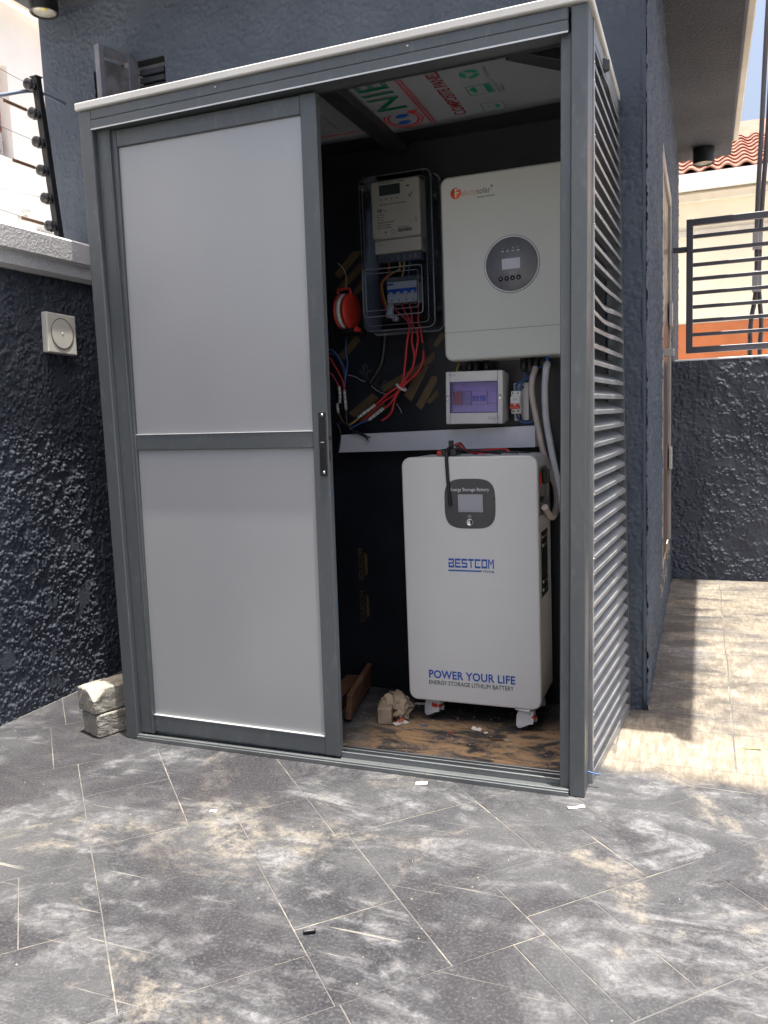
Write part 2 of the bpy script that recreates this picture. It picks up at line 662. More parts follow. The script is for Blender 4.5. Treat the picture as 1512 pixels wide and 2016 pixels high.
PANEL = make_panel()
WHITEACP = mat('white_composite_panel', (0.52, 0.52, 0.50), 0.42, 0, 0.5, 0.05, 4, 0, 80, (0.25, (0.5, 0.48, 0.44), 14))
CEILM = mat('printed_ceiling_panel', (0.255, 0.268, 0.292), 0.5, 0, 0.4, 0.05, 4, 0, 80, (0.2, (0.3, 0.3, 0.29), 14))
BLACKB = mat('black_board', (0.012, 0.014, 0.020), 0.38, 0, 0.4, 0.25, 4, 0, 80, (0.18, (0.06, 0.06, 0.065), 9))
DARKM = mat('dark_steel_tube', (0.030, 0.033, 0.038), 0.45, 0.3, 0.4, 0.15, 6)
GOLD = mat('faded_gold_print', (0.105, 0.072, 0.036), 0.55, 0, 0.3, 0.25, 14)
GREYPR = mat('faded_grey_print', (0.050, 0.052, 0.058), 0.55, 0, 0.3, 0.2, 14)
BLACKP = mat('black_plastic', (0.012, 0.012, 0.014), 0.35, 0, 0.5, 0.2, 20)
BATT = mat('battery_white_enamel', (0.61, 0.615, 0.60), 0.36, 0, 0.5, 0.025, 2.2, 0.03, 400, (0.05, (0.5, 0.5, 0.48), 20))
BATTSHADE = mat('battery_shaded_enamel', (0.50, 0.51, 0.52), 0.42, 0, 0.5, 0.04, 4)  # the white enamel again, darkened to paint the shading of the side
INVW = mat('inverter_ivory_enamel', (0.53, 0.545, 0.505), 0.40, 0, 0.5, 0.03, 2.0, 0.02, 400, (0.06, (0.45, 0.45, 0.42), 12))
CREAM = mat('meter_cream_plastic', (0.52, 0.495, 0.43), 0.45, 0, 0.4, 0.04, 8)
DBW = mat('distribution_box_plastic', (0.60, 0.60, 0.59), 0.42, 0, 0.5, 0.05, 9, 0, 80, (0.2, (0.42, 0.40, 0.37), 20))
WHITEP = mat('white_plastic', (0.66, 0.66, 0.66), 0.4, 0, 0.5, 0.05, 9)
TRUNK = mat('trunking_plastic', (0.56, 0.57, 0.62), 0.40, 0, 0.5, 0.04, 5, 0, 80, (0.25, (0.35, 0.34, 0.34), 16))
INK = mat('black_print', (0.03, 0.03, 0.035), 0.5, 0, 0.3, 0.1)
GREYINK = mat('grey_print', (0.20, 0.20, 0.21), 0.5, 0, 0.3, 0.1)
BLUEINK = mat('blue_print', (0.014, 0.080, 0.38), 0.45, 0, 0.4, 0.1)
WHITEINK = mat('white_print', (0.72, 0.73, 0.75), 0.5, 0, 0.3, 0.05)
ORANGEINK = mat('orange_print', (0.72, 0.10, 0.025), 0.45, 0, 0.4, 0.05)
REDINK = mat('red_print', (0.42, 0.035, 0.05), 0.5, 0, 0.3, 0.1)
GREENINK = mat('green_print', (0.012, 0.24, 0.12), 0.5, 0, 0.3, 0.1)
SLATEP = mat('slate_display_plate', (0.036, 0.038, 0.046), 0.30, 0, 0.5, 0.06, 6)
GREYPLATE = mat('grey_display_plate', (0.19, 0.195, 0.215), 0.36, 0, 0.5, 0.06, 14, 0, 80, (0.5, (0.10, 0.10, 0.11), 26))
SCREEN = mat('blank_screen', (0.22, 0.24, 0.29), 0.16, 0, 0.5, 0.04, 5)
LCD = mat('meter_lcd', (0.050, 0.062, 0.066), 0.22, 0, 0.5, 0.05)
STEEL = mat('bright_steel', (0.62, 0.62, 0.62), 0.25, 0.95, 0.5, 0.05)
REDC = mat('red_cable', (0.52, 0.028, 0.032), 0.42, 0, 0.5, 0.1, 30)
REDP = mat('red_plastic', (0.55, 0.040, 0.025), 0.35, 0, 0.5, 0.08, 20)
BLUEC = mat('blue_cable', (0.035, 0.10, 0.26), 0.42, 0, 0.5, 0.1, 30)
BLUEP = mat('blue_plastic', (0.02, 0.11, 0.52), 0.35, 0, 0.5, 0.08, 20)
BLACKC = mat('black_cable', (0.012, 0.012, 0.015), 0.42, 0, 0.5, 0.1, 30)
GREYC = mat('grey_wire', (0.38, 0.39, 0.42), 0.45, 0, 0.4, 0.1, 30)
BROWNC = mat('brown_cable', (0.085, 0.05, 0.03), 0.45, 0, 0.4, 0.1, 30)
YELLOWC = mat('yellow_cable', (0.55, 0.38, 0.06), 0.45, 0, 0.4, 0.1, 30)
TAPE = mat('white_tape', (0.58, 0.57, 0.55), 0.6, 0, 0.3, 0.25, 60, 0.3, 200)
HOSEP = mat('pinkish_conduit', (0.50, 0.42, 0.385), 0.45, 0, 0.4, 0.06, 20)
HOSEG = mat('grey_conduit', (0.50, 0.52, 0.54), 0.42, 0, 0.4, 0.06, 20)
CARD = mat('cardboard', (0.30, 0.24, 0.175), 0.85, 0, 0.2, 0.2, 16, 0.15, 120)
WOOD = mat('reddish_wood', (0.105, 0.052, 0.030), 0.7, 0, 0.3, 0.4, 18, 0.3, 60, (0.5, (0.12, 0.08, 0.05), 10), aniso=(1, 0.25, 1))
PAPER = mat('scrap_paper', (0.66, 0.64, 0.60), 0.8, 0, 0.2, 0.1, 40)
CLEAR = mat_clear('clear_polycarbonate', (0.86, 0.88, 0.91), 0.0, 0.12, 1.32)
CLEAREDGE = mat('polycarbonate_edge', (0.17, 0.18, 0.20), 0.25, 0, 0.6, 0.2, 20)
PURPLE = mat_clear('violet_window', (0.80, 0.74, 1.0), 0.10, 0.15)
PLATEC = mat('ivory_wall_plate', (0.72, 0.70, 0.63), 0.40, 0, 0.5, 0.05, 12)
WHITEB = mat('white_render', (0.86, 0.85, 0.83), 0.85, 0, 0.2, 0.05, 1.5)
FASCIA = mat('cream_fascia', (0.62, 0.57, 0.49), 0.7, 0, 0.3, 0.08, 3)
CREAMW = mat('cream_render', (0.82, 0.75, 0.60), 0.85, 0, 0.2, 0.05, 1.2, 0, 80, (0.25, (0.60, 0.54, 0.44), 3))
ORANGEW = mat('orange_render', (0.46, 0.155, 0.065), 0.85, 0, 0.2, 0.12, 1.5, 0, 80, (0.3, (0.40, 0.22, 0.14), 5))
TILE = mat('terracotta_tile', (0.27, 0.125, 0.090), 0.75, 0, 0.3, 0.16, 5, 0.2, 60)
DOORW = mat('brown_door_leaf', (0.14, 0.095, 0.075), 0.28, 0, 0.5, 0.25, 6, 0.1, 60, aniso=(1, 1, 0.15))
CONC = mat('bare_plaster', (0.36, 0.30, 0.22), 0.9, 0, 0.2, 0.25, 20, 0.5, 120)
WINFR = mat('steel_window_frame', (0.13, 0.135, 0.165), 0.5, 0.2, 0.4, 0.15, 20, 0.2, 200, (0.4, (0.3, 0.26, 0.22), 40))
SHADE = mat('dark_room', (0.03, 0.032, 0.036), 0.8, 0, 0.2, 0.2, 4)
LAMPG = mat('lamp_reflector', (0.60, 0.58, 0.52), 0.25, 0.3, 0.5, 0.05)
LEAF = mat('dry_leaf', (0.36, 0.33, 0.14), 0.7, 0, 0.3, 0.2, 40)
RAILM = mat('grey_railing_paint', (0.060, 0.062, 0.078), 0.45, 0.1, 0.5, 0.1, 8)

# ------------------------------------------------------------------ ground
ground = MB().add([(-90, -90, -0.0017), (90, -90, -0.0017), (90, 90, -0.0017), (-90, 90, -0.0017)], [(0, 1, 2, 3)]).build('ground', JOINT)
tag(ground, kind='structure')


BOUNCE = mat('pale_bounce_concrete', (0.56, 0.54, 0.50), 0.9, 0, 0.2, 0.12, 0.8, 0.2, 40)  # unseen pale ground, added to bounce light onto the neighbouring buildings
tag(MB().box(-40, -0.80, -40, 40, -0.06, 0.0).build('added_bounce_ground', BOUNCE), kind='structure')
tag(MB().box(-0.70, 40, 4.75, 40, -0.06, 0.0).build('added_bounce_ground', BOUNCE), kind='structure')


def clip(poly, a, b, c):
    """keep a*x + b*y <= c"""
    out = []
    for i in range(len(poly)):
        p, q = poly[i], poly[(i + 1) % len(poly)]
        dp, dq = a * p[0] + b * p[1] - c, a * q[0] + b * q[1] - c
        if dp <= 0:
            out.append(p)
        if dp * dq < 0:
            s = dp / (dp - dq)
            out.append((p[0] + (q[0] - p[0]) * s, p[1] + (q[1] - p[1]) * s))
    return out


def slab(poly):
    area = 0.5 * sum(poly[i][0] * poly[(i + 1) % len(poly)][1] - poly[(i + 1) % len(poly)][0] * poly[i][1] for i in range(len(poly)))
    if abs(area) < 0.0015:
        return
    if area < 0:
        poly = poly[::-1]
    n = len(poly)
    cx = sum(p[0] for p in poly) / n
    cy = sum(p[1] for p in poly) / n
    dz = random.uniform(-0.0004, 0.0)
    top = []
    mid = []
    for p in poly:
        d = Vector((cx - p[0], cy - p[1], 0))
        d = d.normalized() * 0.0018
        top.append((p[0] + d.x, p[1] + d.y, dz))
        mid.append((p[0], p[1], dz - 0.0009))
    bot = [(p[0], p[1], -0.03) for p in poly]
    MB().loft([bot, mid, top]).build('paving_slab', FLOOR, ground)


S2 = math.sqrt(0.5)


def guillotine(r, out, lo=0.26, hi=0.62):
    u0, u1, v0, v1 = r
    w, h = u1 - u0, v1 - v0
    if w <= hi and h <= hi and (w * h < 0.20 or random.random() < 0.3):
        out.append(r)
        return
    if w > h:
        if w < 2 * lo:
            out.append(r)
            return
        c = u0 + w * random.uniform(0.38, 0.62)
        guillotine((u0, c, v0, v1), out)
        guillotine((c, u1, v0, v1), out)
    else:
        if h < 2 * lo:
            out.append(r)
            return
        c = v0 + h * random.uniform(0.38, 0.62)
        guillotine((u0, u1, v0, c), out)
        guillotine((u0, u1, c, v1), out)


# diagonal ashlar pattern read off the pressed joints near the cabinet (u, v turned 45 degrees)
near = [(-.62, -.18, .43, .84), (-.36, -.18, .84, 1.16), (-.80, -.36, .84, 1.16), (-.62, -.18, 1.16, 1.47), (-.85, -.62, .43, .84), (-.95, -.62, 1.16, 1.47),
        (-.18, .085, .43, .77), (-.18, .22, .77, 1.03), (.085, .44, .43, .77), (.22, .44, .77, 1.03), (-.18, .21, 1.03, 1.47), (.21, .47, 1.03, 1.375), (.21, .47, 1.375, 1.64),
        (.47, .88, 1.03, 1.38), (.47, .70, 1.38, 1.64), (.70, 1.05, 1.38, 1.57), (.70, .87, 1.57, 1.93), (.62, .70, 1.64, 1.93), (.22, .62, 1.64, 1.93),
        (.44, .88, .62, 1.03), (.88, 1.15, 1.03, 1.31), (.88, 1.05, 1.31, 1.38), (-.20, .21, 1.47, 1.64), (-.20, .22, 1.64, 1.93),
        (-.52, -.20, 1.47, 1.93), (-.95, -.52, 1.47, 1.93), (-.18, .085, .16, .43), (-.5, -.18, .16, .43), (.085, .44, .16, .43), (.44, .62, .34, .62), (.44, .62, .16, .34),
        (.62, .88, .16, .62), (.88, 1.15, .16, .62), (.88, 1.15, .62, 1.03), (.87, 1.20, 1.57, 1.93), (1.05, 1.37, 1.31, 1.57), (1.15, 1.50, .9, 1.31), (-.85, -.5, .16, .43),
        (-.95, -.85, .16, .84), (-.95, -.80, .84, 1.16)]
near = [(a, b, c, d) for a, b, c, d in near if b - a > 0.05 and d - c > 0.05]
far = []
for r in ((-2.6, 1.6, 1.93, 3.4), (-2.6, -.95, .16, 1.93), (-2.6, 1.15, -1.3, .16), (1.50, 3.4, .16, 3.4), (1.15, 1.50, .16, .9), (1.20, 1.50, 1.57, 1.93), (1.37, 1.50, 1.31, 1.57)):
    guillotine(r, far)
for (u0, u1, v0, v1) in near + far:
    g = 0.0011
    c = [(u0, v0), (u1, v0), (u1, v1), (u0, v1)]
    c = [(u + (1 if k in (0, 3) else -1) * (g + random.uniform(-.0006, .0014)), v + (1 if k in (0, 1) else -1) * (g + random.uniform(-.0006, .0016))) for k, (u, v) in enumerate(c)]
    poly = [((u + v) * S2, (u - v) * S2) for u, v in c]
    poly = clip(poly, 0, 1, 0.775)                      # up to the house
    poly = clip(poly, -1, 0, 0.565) if poly else poly   # up to the left wall
    poly = clip(poly, 1, 0, 3.2) if poly else poly
    poly = clip(poly, 0, -1, 2.9) if poly else poly
    if len(poly) < 3:
        continue
    if max(p[0] for p in poly) > 1.70 and max(p[1] for p in poly) > 0.30:   # passage starts here
        a = clip(poly, 0, 1, 0.30)
        b = clip(clip(poly, 0, -1, -0.303), 1, 0, 1.70) if len(clip(poly, 0, -1, -0.303)) > 2 else []
        for q in (a, b):
            if len(q) > 2:
                slab(q)
        continue
    slab(poly)
# side passage: courses laid square to the house
yrow = [0.303, 0.62, 0.93, 1.28, 1.60, 1.98, 2.30, 2.68, 3.0, 3.31]
for i in range(len(yrow) - 1):
    xs = [1.703 if yrow[i] < 0.7 else 1.78, 2.075 + (i % 2) * 0.004, 2.47 + random.uniform(-.06, .06), 2.9 + random.uniform(-.06, .06), 3.2]
    for j in range(len(xs) - 1):
        e = [0.0016 + random.uniform(0, 0.0016) for _ in range(4)]
        slab([(xs[j] + e[0], yrow[i] + e[1]), (xs[j + 1] - e[2], yrow[i] + e[1]), (xs[j + 1] - e[2], yrow[i + 1] - e[3]), (xs[j] + e[0], yrow[i + 1] - e[3])])

# ------------------------------------------------------------------ the house the cabinet stands against
YW, XR, XL = 0.786, 1.775, -0.835
house = thing('house', (0.5, 2.5, 0), 'dark slate plastered house behind the cabinet with deep soffit and side door', 'house')
rough_wall('front_wall', HOUSEP, house, (XL, YW, 0), (1, 0, 0), (0, 0, 1), (0, -1, 0), XR - XL + 0.005, 3.01, 0.0050, 0.0062, cell=0.0105,
           hole=[(0.90, 2.38, -1, 2.10), (-0.56 - XL, -0.185 - XL, 2.36, 2.712)])
rough_wall('side_wall', HOUSEP, house, (XR, YW - 0.004, 0), (0, 1, 0), (0, 0, 1), (1, 0, 0), 3.92, 3.01, 0.010, 0.0135, stepv=0.0075, cell=0.018, hole=[(1.20, 2.34, 0.30, 2.40)], seed=5.0)
m = MB()
m.box(XL, XL + 0.15, YW + 0.16, 4.70, 0, 3.0)
m.box(XL + 0.15, XR - 0.16, 4.55, 4.70, 0, 3.0)
m.box(XR - 0.22, XR - 0.15, YW + 0.16, 4.55, 0, 3.0)
m.box(XL, -0.56, YW + 0.01, YW + 0.15, 0, 2.99)
m.box(-0.185, XR - 0.02, YW + 0.012, YW + 0.15, 0, 2.99)
m.box(-0.56, -0.185, YW + 0.011, YW + 0.15, 0, 2.355)
m.box(-0.56, -0.185, YW + 0.011, YW + 0.15, 2.715, 2.99)
m.build('wall_core', SHADE, house)
MB().tube([(XR - 0.0045, YW + 0.0045, 0.3 * k + 0.0) for k in range(11)], 0.0105, 10, 4, rfun=lambda i: 0.0105 + 0.0022 * math.sin(i * 1.7) + 0.0012 * math.sin(i * 4.1)).build('corner_bead', HOUSEP, house)
MB().box(XL - 0.012, XL + 0.0, YW - 0.003, 4.70, 0, 3.0).build('left_wall', HOUSEP, house)
soff = MB().box(-0.85, 2.158, 0.452, 4.64, 3.003, 3.17, 0.012).build('soffit', SOFFIT, house)
MB().box(-0.85, 2.150, 0.46, 4.62, 3.175, 3.42).build('roof_edge', SOFFIT, house)
MB().box(2.160, 2.200, 0.40, 4.46, 3.05, 3.30, 0.006).build('fascia', FASCIA, house)
# window with an open steel leaf, half hidden by the cabinet top
win = MB()
for a in ((-0.556, -0.532, 2.36, 2.708), (-0.213, -0.189, 2.36, 2.708)):
    win.box(a[0], a[1], YW + 0.045, YW + 0.075, a[2], a[3])
win.box(-0.532, -0.213, YW + 0.046, YW + 0.074, 2.684, 2.708).box(-0.532, -0.213, YW + 0.046, YW + 0.074, 2.36, 2.384)
wn_o = win.build('window', WINFR, house)
MB().box(-0.53, -0.215, YW + 0.058, YW + 0.062, 2.384, 2.684).build('pane', mat('dark_window_glass', (0.02, 0.024, 0.03), 0.08, 0, 0.6, 0.1), wn_o)
for k in range(3):
    MB().box(-0.34, -0.212, YW + 0.030, YW + 0.042, 2.60 + k * 0.032, 2.622 + k * 0.032, 0.001).build('louvre_blade', DARKM, wn_o)
LM = Matrix.Translation((-0.350, YW + 0.02, 0)) @ Matrix.Rotation(math.radians(74), 4, 'Z')
leaf = MB()
for a in ((0, 0.050, 2.38, 2.735), (0.17, 0.196, 2.38, 2.735)):
    leaf.box(-a[1], -a[0], -0.016, 0.016, a[2], a[3], 0.002, 1, LM)
leaf.box(-0.17, -0.050, -0.015, 0.015, 2.700, 2.735, 0.002, 1, LM).box(-0.17, -0.034, -0.015, 0.015, 2.38, 2.408, 0.002, 1, LM)
lf = leaf.build('casement_leaf', WINFR, wn_o)
MB().box(-0.17, -0.034, -0.004, 0.004, 2.40, 2.68, 0, 1, LM).build('casement_panel', mat('dusty_pane', (0.10, 0.10, 0.11), 0.45, 0, 0.5, 0.4, 20), wn_o)
# side door, seen almost edge on
dm = MB()
dm.box(XR - 0.05, XR + 0.010, 1.99, 2.06, 0.30, 2.40, 0.004).box(XR - 0.05, XR + 0.010, 3.06, 3.13, 0.30, 2.40, 0.004).box(XR - 0.05, XR + 0.0095, 2.06, 3.06, 2.33, 2.40, 0.004)
door = dm.build('door', mat('grey_door_frame', (0.30, 0.28, 0.26), 0.35, 0, 0.5, 0.15, 8, 0, 80), house)
MB().box(XR - 0.035, XR - 0.006, 2.062, 3.058, 0.31, 2.328).build('door_leaf', DOORW, door)
for z in (0.75, 1.62):
    MB().box(XR + 0.002, XR + 0.022, 2.985, 3.075, z, z + 0.14, 0.003).build('hinge', STEEL, door)
MB().box(XR - 0.01, XR + 0.055, 2.30, 2.34, 1.40, 1.44, 0.006).build('handle', STEEL, door)
MB().box(XR - 0.005, XR + 0.008, 1.86, 3.14, 0.16, 0.298, 0.004).build('door_sill', CONC, door)


def soffit_light(c, r, h, label):
    L = thing('soffit_light', (c[0], c[1], c[2]), label, 'light', 'surface lights under the soffit')
    MB().ring((c[0], c[1], c[2] - h), (0, 0, 1), [(r * 0.82, 0.040), (r * 0.88, 0.0), (r, 0.0), (r, h), (r * 0.5, h)], 28).build('housing', BLACKP, L)
    MB().lathe((c[0], c[1], c[2] - h), (0, 0, 1), [(r * 0.12, 0.022), (r * 0.84, 0.006), (r * 0.83, 0.012), (r * 0.2, 0.031)], 28).build('reflector', LAMPG, L)
    MB().lathe((c[0], c[1], c[2] - h), (0, 0, 1), [(0.004, 0.016), (r * 0.2, 0.017), (r * 0.2, 0.027), (0.004, 0.028)], 16).build('led_chip', mat('yellow_led_chip', (0.62, 0.55, 0.12), 0.4), L)


soffit_light((-0.695, 0.655, 3.003), 0.060, 0.075, 'round black soffit light with pale reflector above the fence post')
soffit_light((1.965, 4.35, 3.003), 0.075, 0.11, 'round black soffit light hanging in front of the terracotta roof')

# ------------------------------------------------------------------ left boundary wall
lwall = thing('boundary_wall', (-0.66, -1.0, 0), 'black roughcast boundary wall with pale coping on the left', 'wall')
rough_wall('wall_face', PAINT, lwall, (-0.580, -0.55, -0.02), (0, 1, 0), (0, 0, 1), (1, 0, 0), 0.55 + YW + 0.01, 1.80, 0.0034, 0.0125, seed=2.0)
rough_wall('wall_face', PAINT, lwall, (-0.578, -5.0, -0.02), (0, 1, 0), (0, 0, 1), (1, 0, 0), 4.45, 1.80, 0.016, 0.0115, seed=9.0)
MB().box(-0.74, -0.582, -5.0, YW - 0.01, -0.02, 1.78).build('wall_core', CONC, lwall)
cp = MB()
prof = [(-0.78, 1.78), (-0.555, 1.772), (-0.535, 1.785), (-0.530, 1.832), (-0.512, 1.842), (-0.508, 1.922), (-0.515, 1.930), (-0.78, 1.934)]
cp.prism([(p[0], p[1]) for p in prof], 'y', -5.0, YW - 0.012)
cp.build('coping', COPING, lwall)

wp = thing('wall_plate', (-0.56, 0.43, 1.53), 'square ivory wall plate with round cover on the black wall', 'wall plate')
PM = Matrix.Translation((-0.558, 0.432, 1.537)) @ Matrix.Rotation(math.radians(-2), 4, 'X')
MB().box(-0.012, 0.020, -0.083, 0.083, -0.083, 0.083, 0.005, 2, PM).build('plate', PLATEC, wp)
b = MB()
b.lathe(PM @ Vector((0.0195, 0, 0)), (1, 0, 0), [(0.0605, 0.0), (0.0605, 0.0012), (0.0595, 0.0018), (0.001, 0.0019)], 40, False)
b.build('round_cover', PLATEC, wp)
b = MB()
b.ring(PM @ Vector((0.0198, 0, 0)), (1, 0, 0), [(0.0612, 0.0), (0.0645, 0.0), (0.0645, 0.0014), (0.0612, 0.0014)], 40)
b.build('groove_ring', mat('dark_groove', (0.12, 0.11, 0.09), 0.6), wp)
MB().lathe(PM @ Vector((0.0213, 0, 0)), (1, 0, 0), [(0.005, 0), (0.004, 0.001), (0.0005, 0.0013)], 12).build('screw_cap', PLATEC, wp)

# electric fence post on the wall with insulators and wires
post = thing('electric_fence_post', (-0.66, 0.585, 1.93), 'black electric fence post with round insulators on the left wall', 'fence post')
pb, pt = Vector((-0.66, 0.600, 1.93)), Vector((-0.66, 0.536, 2.615))
pd = (pt - pb).normalized()
pm = MB()
q = pd.to_track_quat('Z', 'Y').to_matrix().to_4x4()
pm.box(-0.015, 0.015, -0.015, 0.015, 0, (pt - pb).length, 0.002, 1, Matrix.Translation(pb) @ q)
pm.box(-0.019, 0.019, -0.019, 0.019, (pt - pb).length, (pt - pb).length + 0.006, 0.001, 1, Matrix.Translation(pb) @ q)
pm.build('post', BLACKP, post)
ins_pts = []
for k in range(6):
    f = (2.575 - 0.1125 * k - pb.z) / (pt.z - pb.z)
    c = pb.lerp(pt, f)
    ins_pts.append(c)
    im = MB()
    im.lathe(c + Vector((0.0, -0.013, 0)), (0, -1, 0), [(0.010, 0), (0.012, 0.014), (0.022, 0.018), (0.024, 0.026), (0.017, 0.029), (0.017, 0.033), (0.023, 0.036), (0.022, 0.046), (0.008, 0.050)], 16)
    im.build('insulator', BLACKP, post)
for k in range(6):
    c = ins_pts[k] + Vector((0.0, -0.060, 0.0))
    w = thing('fence_wire', c, ['top strand of electric fence wire hooked on the post', 'second strand of fence wire from the top with spring', 'third strand of fence wire from the top',
              'fourth strand of fence wire from the top with spring', 'fifth strand of fence wire from the top, slack', 'lowest strand of fence wire just above the coping'][k], 'wire', 'strands of the electric fence')
    dz = [0.02, 0.02, 0.012, 0.015, -0.03, 0.02][k]
    pts = [c, c + Vector((0, -0.6, dz)), c + Vector((0, -2.0, dz)), c + Vector((0, -5.5, dz))]
    MB().tube(pts, 0.0011, 5, 4).build('strand', GREYC if k == 4 else BLACKP, w)
    if k in (1, 3, 5):
        MB().tube([c + Vector((0, -0.025 - 0.0035 * i, dz * 0.1)) for i in range(34)], 0.007, 8, 1, rfun=lambda i: 0.0075 if i % 2 else 0.0058).build('tension_spring', BROWNC, w)
bc = MB().tube([(-0.70, 0.74, 2.585), (-0.69, 0.55, 2.572), (-0.70, 0.35, 2.49), (-0.72, 0.1, 2.40), (-0.74, -0.6, 2.36), (-0.74, -3.0, 2.45)], 0.0075, 8, 8).build('overhead_cable', mat('blue_grey_cable', (0.15, 0.18, 0.24), 0.5), None, (-0.70, 0.5, 2.57))
tag(bc, 'blue grey cable passing behind the fence post to the house', 'cable')

# ------------------------------------------------------------------ white building beyond the left wall
wb = thing('white_building', (-4.6, 3.0, 0), 'sunlit white building with brick panel beyond the left wall', 'building')
m = MB()
m.box(-9, -4.0, 3.81, 11, 0, 5.02).box(-9, -4.0, -6, 2.4, 0, 5.02).box(-9, -4.0, 2.4, 3.81, 0, 3.65).box(-9, -4.0, 2.4, 3.81, 4.47, 5.02)
m.build('wall', WHITEB, wb)
MB().box(-8.5, -3.86, -6.1, 11.1, 5.023, 5.16, 0.01).build('roof_slab', WHITEB, wb)
MB().box(-3.858, -3.80, -6.1, 11.1, 4.98, 5.20, 0.01).build('roof_fascia', FASCIA, wb)
bw = MB().box(-4.20, -4.12, 2.4, 3.81, 3.65, 4.47).build('brick_panel', BRICK, wb)
sh = MB().box(-4.118, -4.06, 2.45, 3.745, 3.652, 3.87, 0.004).build('window', mat('white_shutter_frame', (0.62, 0.62, 0.60), 0.6), wb)
for k in range(7):
    MB().box(-4.058, -4.045, 2.47, 3.72, 3.664 + k * 0.029, 3.686 + k * 0.029, 0.002).build('shutter_slat', mat('grey_shutter', (0.40, 0.41, 0.42), 0.6), sh)
MB().box(-4.0, -3.965, 4.02, 4.20, 2.98, 3.06, 0.004).build('vent_hood', mat('grey_vent', (0.42, 0.42, 0.40), 0.6), wb)
gl = thing('globe_lamp', (-3.9, 3.80, 3.15), 'small white globe lamp on the white building', 'lamp')
MB().lathe((-3.90, 3.80, 3.13), (0, 0, 1), [(0.004, 0)] + [(0.045 * math.sin(a), 0.045 - 0.045 * math.cos(a)) for a in [math.pi * i / 10 for i in range(1, 10)]] + [(0.004, 0.09)], 16).build('globe', WHITEP, gl)
MB().cyl((-3.998, 3.80, 3.12), (1, 0, 0), 0.012, 0.012, 0.10, 10).build('arm', FASCIA, gl)

# ------------------------------------------------------------------ far boundary wall, railing, neighbour's house
fwall = thing('boundary_wall', (2.4, 3.38, 0), 'black roughcast boundary wall closing the side passage', 'wall')
rough_wall('wall_face', PAINT, fwall, (XR + 0.004, 3.312, -0.02), (1, 0, 0), (0, 0, 1), (0, -1, 0), 1.10, 1.44, 0.0042, 0.0150, seed=7.0, cell=0.015)
rough_wall('wall_face', PAINT, fwall, (XR + 1.104, 3.312, -0.02), (1, 0, 0), (0, 0, 1), (0, -1, 0), 2.7, 1.44, 0.02, 0.0135, seed=3.0)
MB().box(XR + 0.02, 5.5, 3.316, 3.46, -0.02, 1.405).build('wall_core', CONC, fwall)
MB().box(XR + 0.022, 5.5, 3.314, 3.47, 1.4055, 1.432, 0.004).build('coping', WHITEB, fwall)

rail = thing('metal_railing', (2.5, 3.40, 1.43), 'dark grey metal railing of horizontal bars above the far wall', 'railing')
MB().box(1.866, 1.906, 3.380, 3.420, 1.472, 2.312, 0.003).build('end_post', RAILM, rail)
MB().box(3.20, 3.24, 3.380, 3.420, 1.434, 2.312, 0.003).build('end_post', RAILM, rail)
MB().box(1.9065, 3.1995, 3.381, 3.419, 2.272, 2.3115, 0.003).build('top_rail', RAILM, rail)
MB().box(1.9065, 3.1995, 3.381, 3.419, 1.4725, 1.512, 0.003).build('bottom_rail', RAILM, rail)
for k in range(8):
    z = 2.204 - 0.0878 * k
    MB().box(1.9065, 3.1995, 3.388, 3.412, z - 0.011, z + 0.011, 0.002).build('bar', RAILM, rail)
MB().box(XR - 0.01, 1.8655, 3.386, 3.414, 2.112, 2.146, 0.003).build('bracket', RAILM, rail)

nb = thing('neighbour_house', (3.0, 10.0, 0), 'cream house with terracotta roof and orange base beyond the railing', 'house')
MB().box(-1.0, 7.0, 9.0, 15.0, 2.17, 3.83).build('wall', CREAMW, nb)
MB().box(-1.0, 7.0, 8.985, 14.9, -0.02, 2.166).build('base_wall', ORANGEW, nb)
MB().box(-1.0, 7.0, 8.93, 8.998, 3.66, 3.76, 0.01).build('cornice', FASCIA, nb)
MB().box(-1.0, 7.0, 8.96, 8.997, 3.24, 3.32, 0.008).build('ledge', FASCIA, nb)
gt = MB()
gt.prism([(8.60, 3.80), (8.99, 3.80), (8.99, 3.835), (8.72, 3.835), (8.72, 3.92), (8.60, 3.92)], 'x', -1.0, 7.0)
gt.build('gutter', WHITEB, nb)
for x0, x1 in ((3.9, 4.7), (5.5, 6.3)):
    w = MB().box(x0, x1, 8.95, 8.998, 2.35, 3.1, 0.004).build('window', WHITEP, nb)
    MB().box(x0 + 0.05, x1 - 0.05, 8.943, 8.949, 2.4, 3.05).build('pane', LCD, w)
RS = math.radians(23)
rd = Vector((0, math.cos(RS), math.sin(RS)))
rn = Vector((0, -math.sin(RS), math.cos(RS)))
r0 = Vector((0, 8.66, 3.925))
rb_ = MB()
a, b_, c_, d_ = r0 + Vector((-1.2, 0, 0)), r0 + Vector((7.2, 0, 0)), r0 + rd * 4.6 + Vector((7.2, 0, 0)), r0 + rd * 4.6 + Vector((-1.2, 0, 0))
dn = rn * -0.05
rb_.add([a, b_, c_, d_, a + dn, b_ + dn, c_ + dn, d_ + dn], [(0, 1, 2, 3), (7, 6, 5, 4), (0, 4, 5, 1), (1, 5, 6, 2), (2, 6, 7, 3), (3, 7, 4, 0)])
roof = rb_.build('roof', TILE, nb)
TW, TL = 0.205, 0.30
tm = MB()
prof = [(TW * k / 8, 0.024 * math.sin(2 * math.pi * k / 8)) for k in range(9)]
rings = [[], []]
V, F = [], []
for j, (s, lift) in enumerate(((0.0, 0.052), (TL * 1.16, 0.026))):
    for x, h in prof:
        V.append(Vector((x, 0, 0)) + rd * s + rn * (lift + h))
    for x, h in prof:
        V.append(Vector((x, 0, 0)) + rd * s + rn * (lift + h - 0.020))
n9 = 9
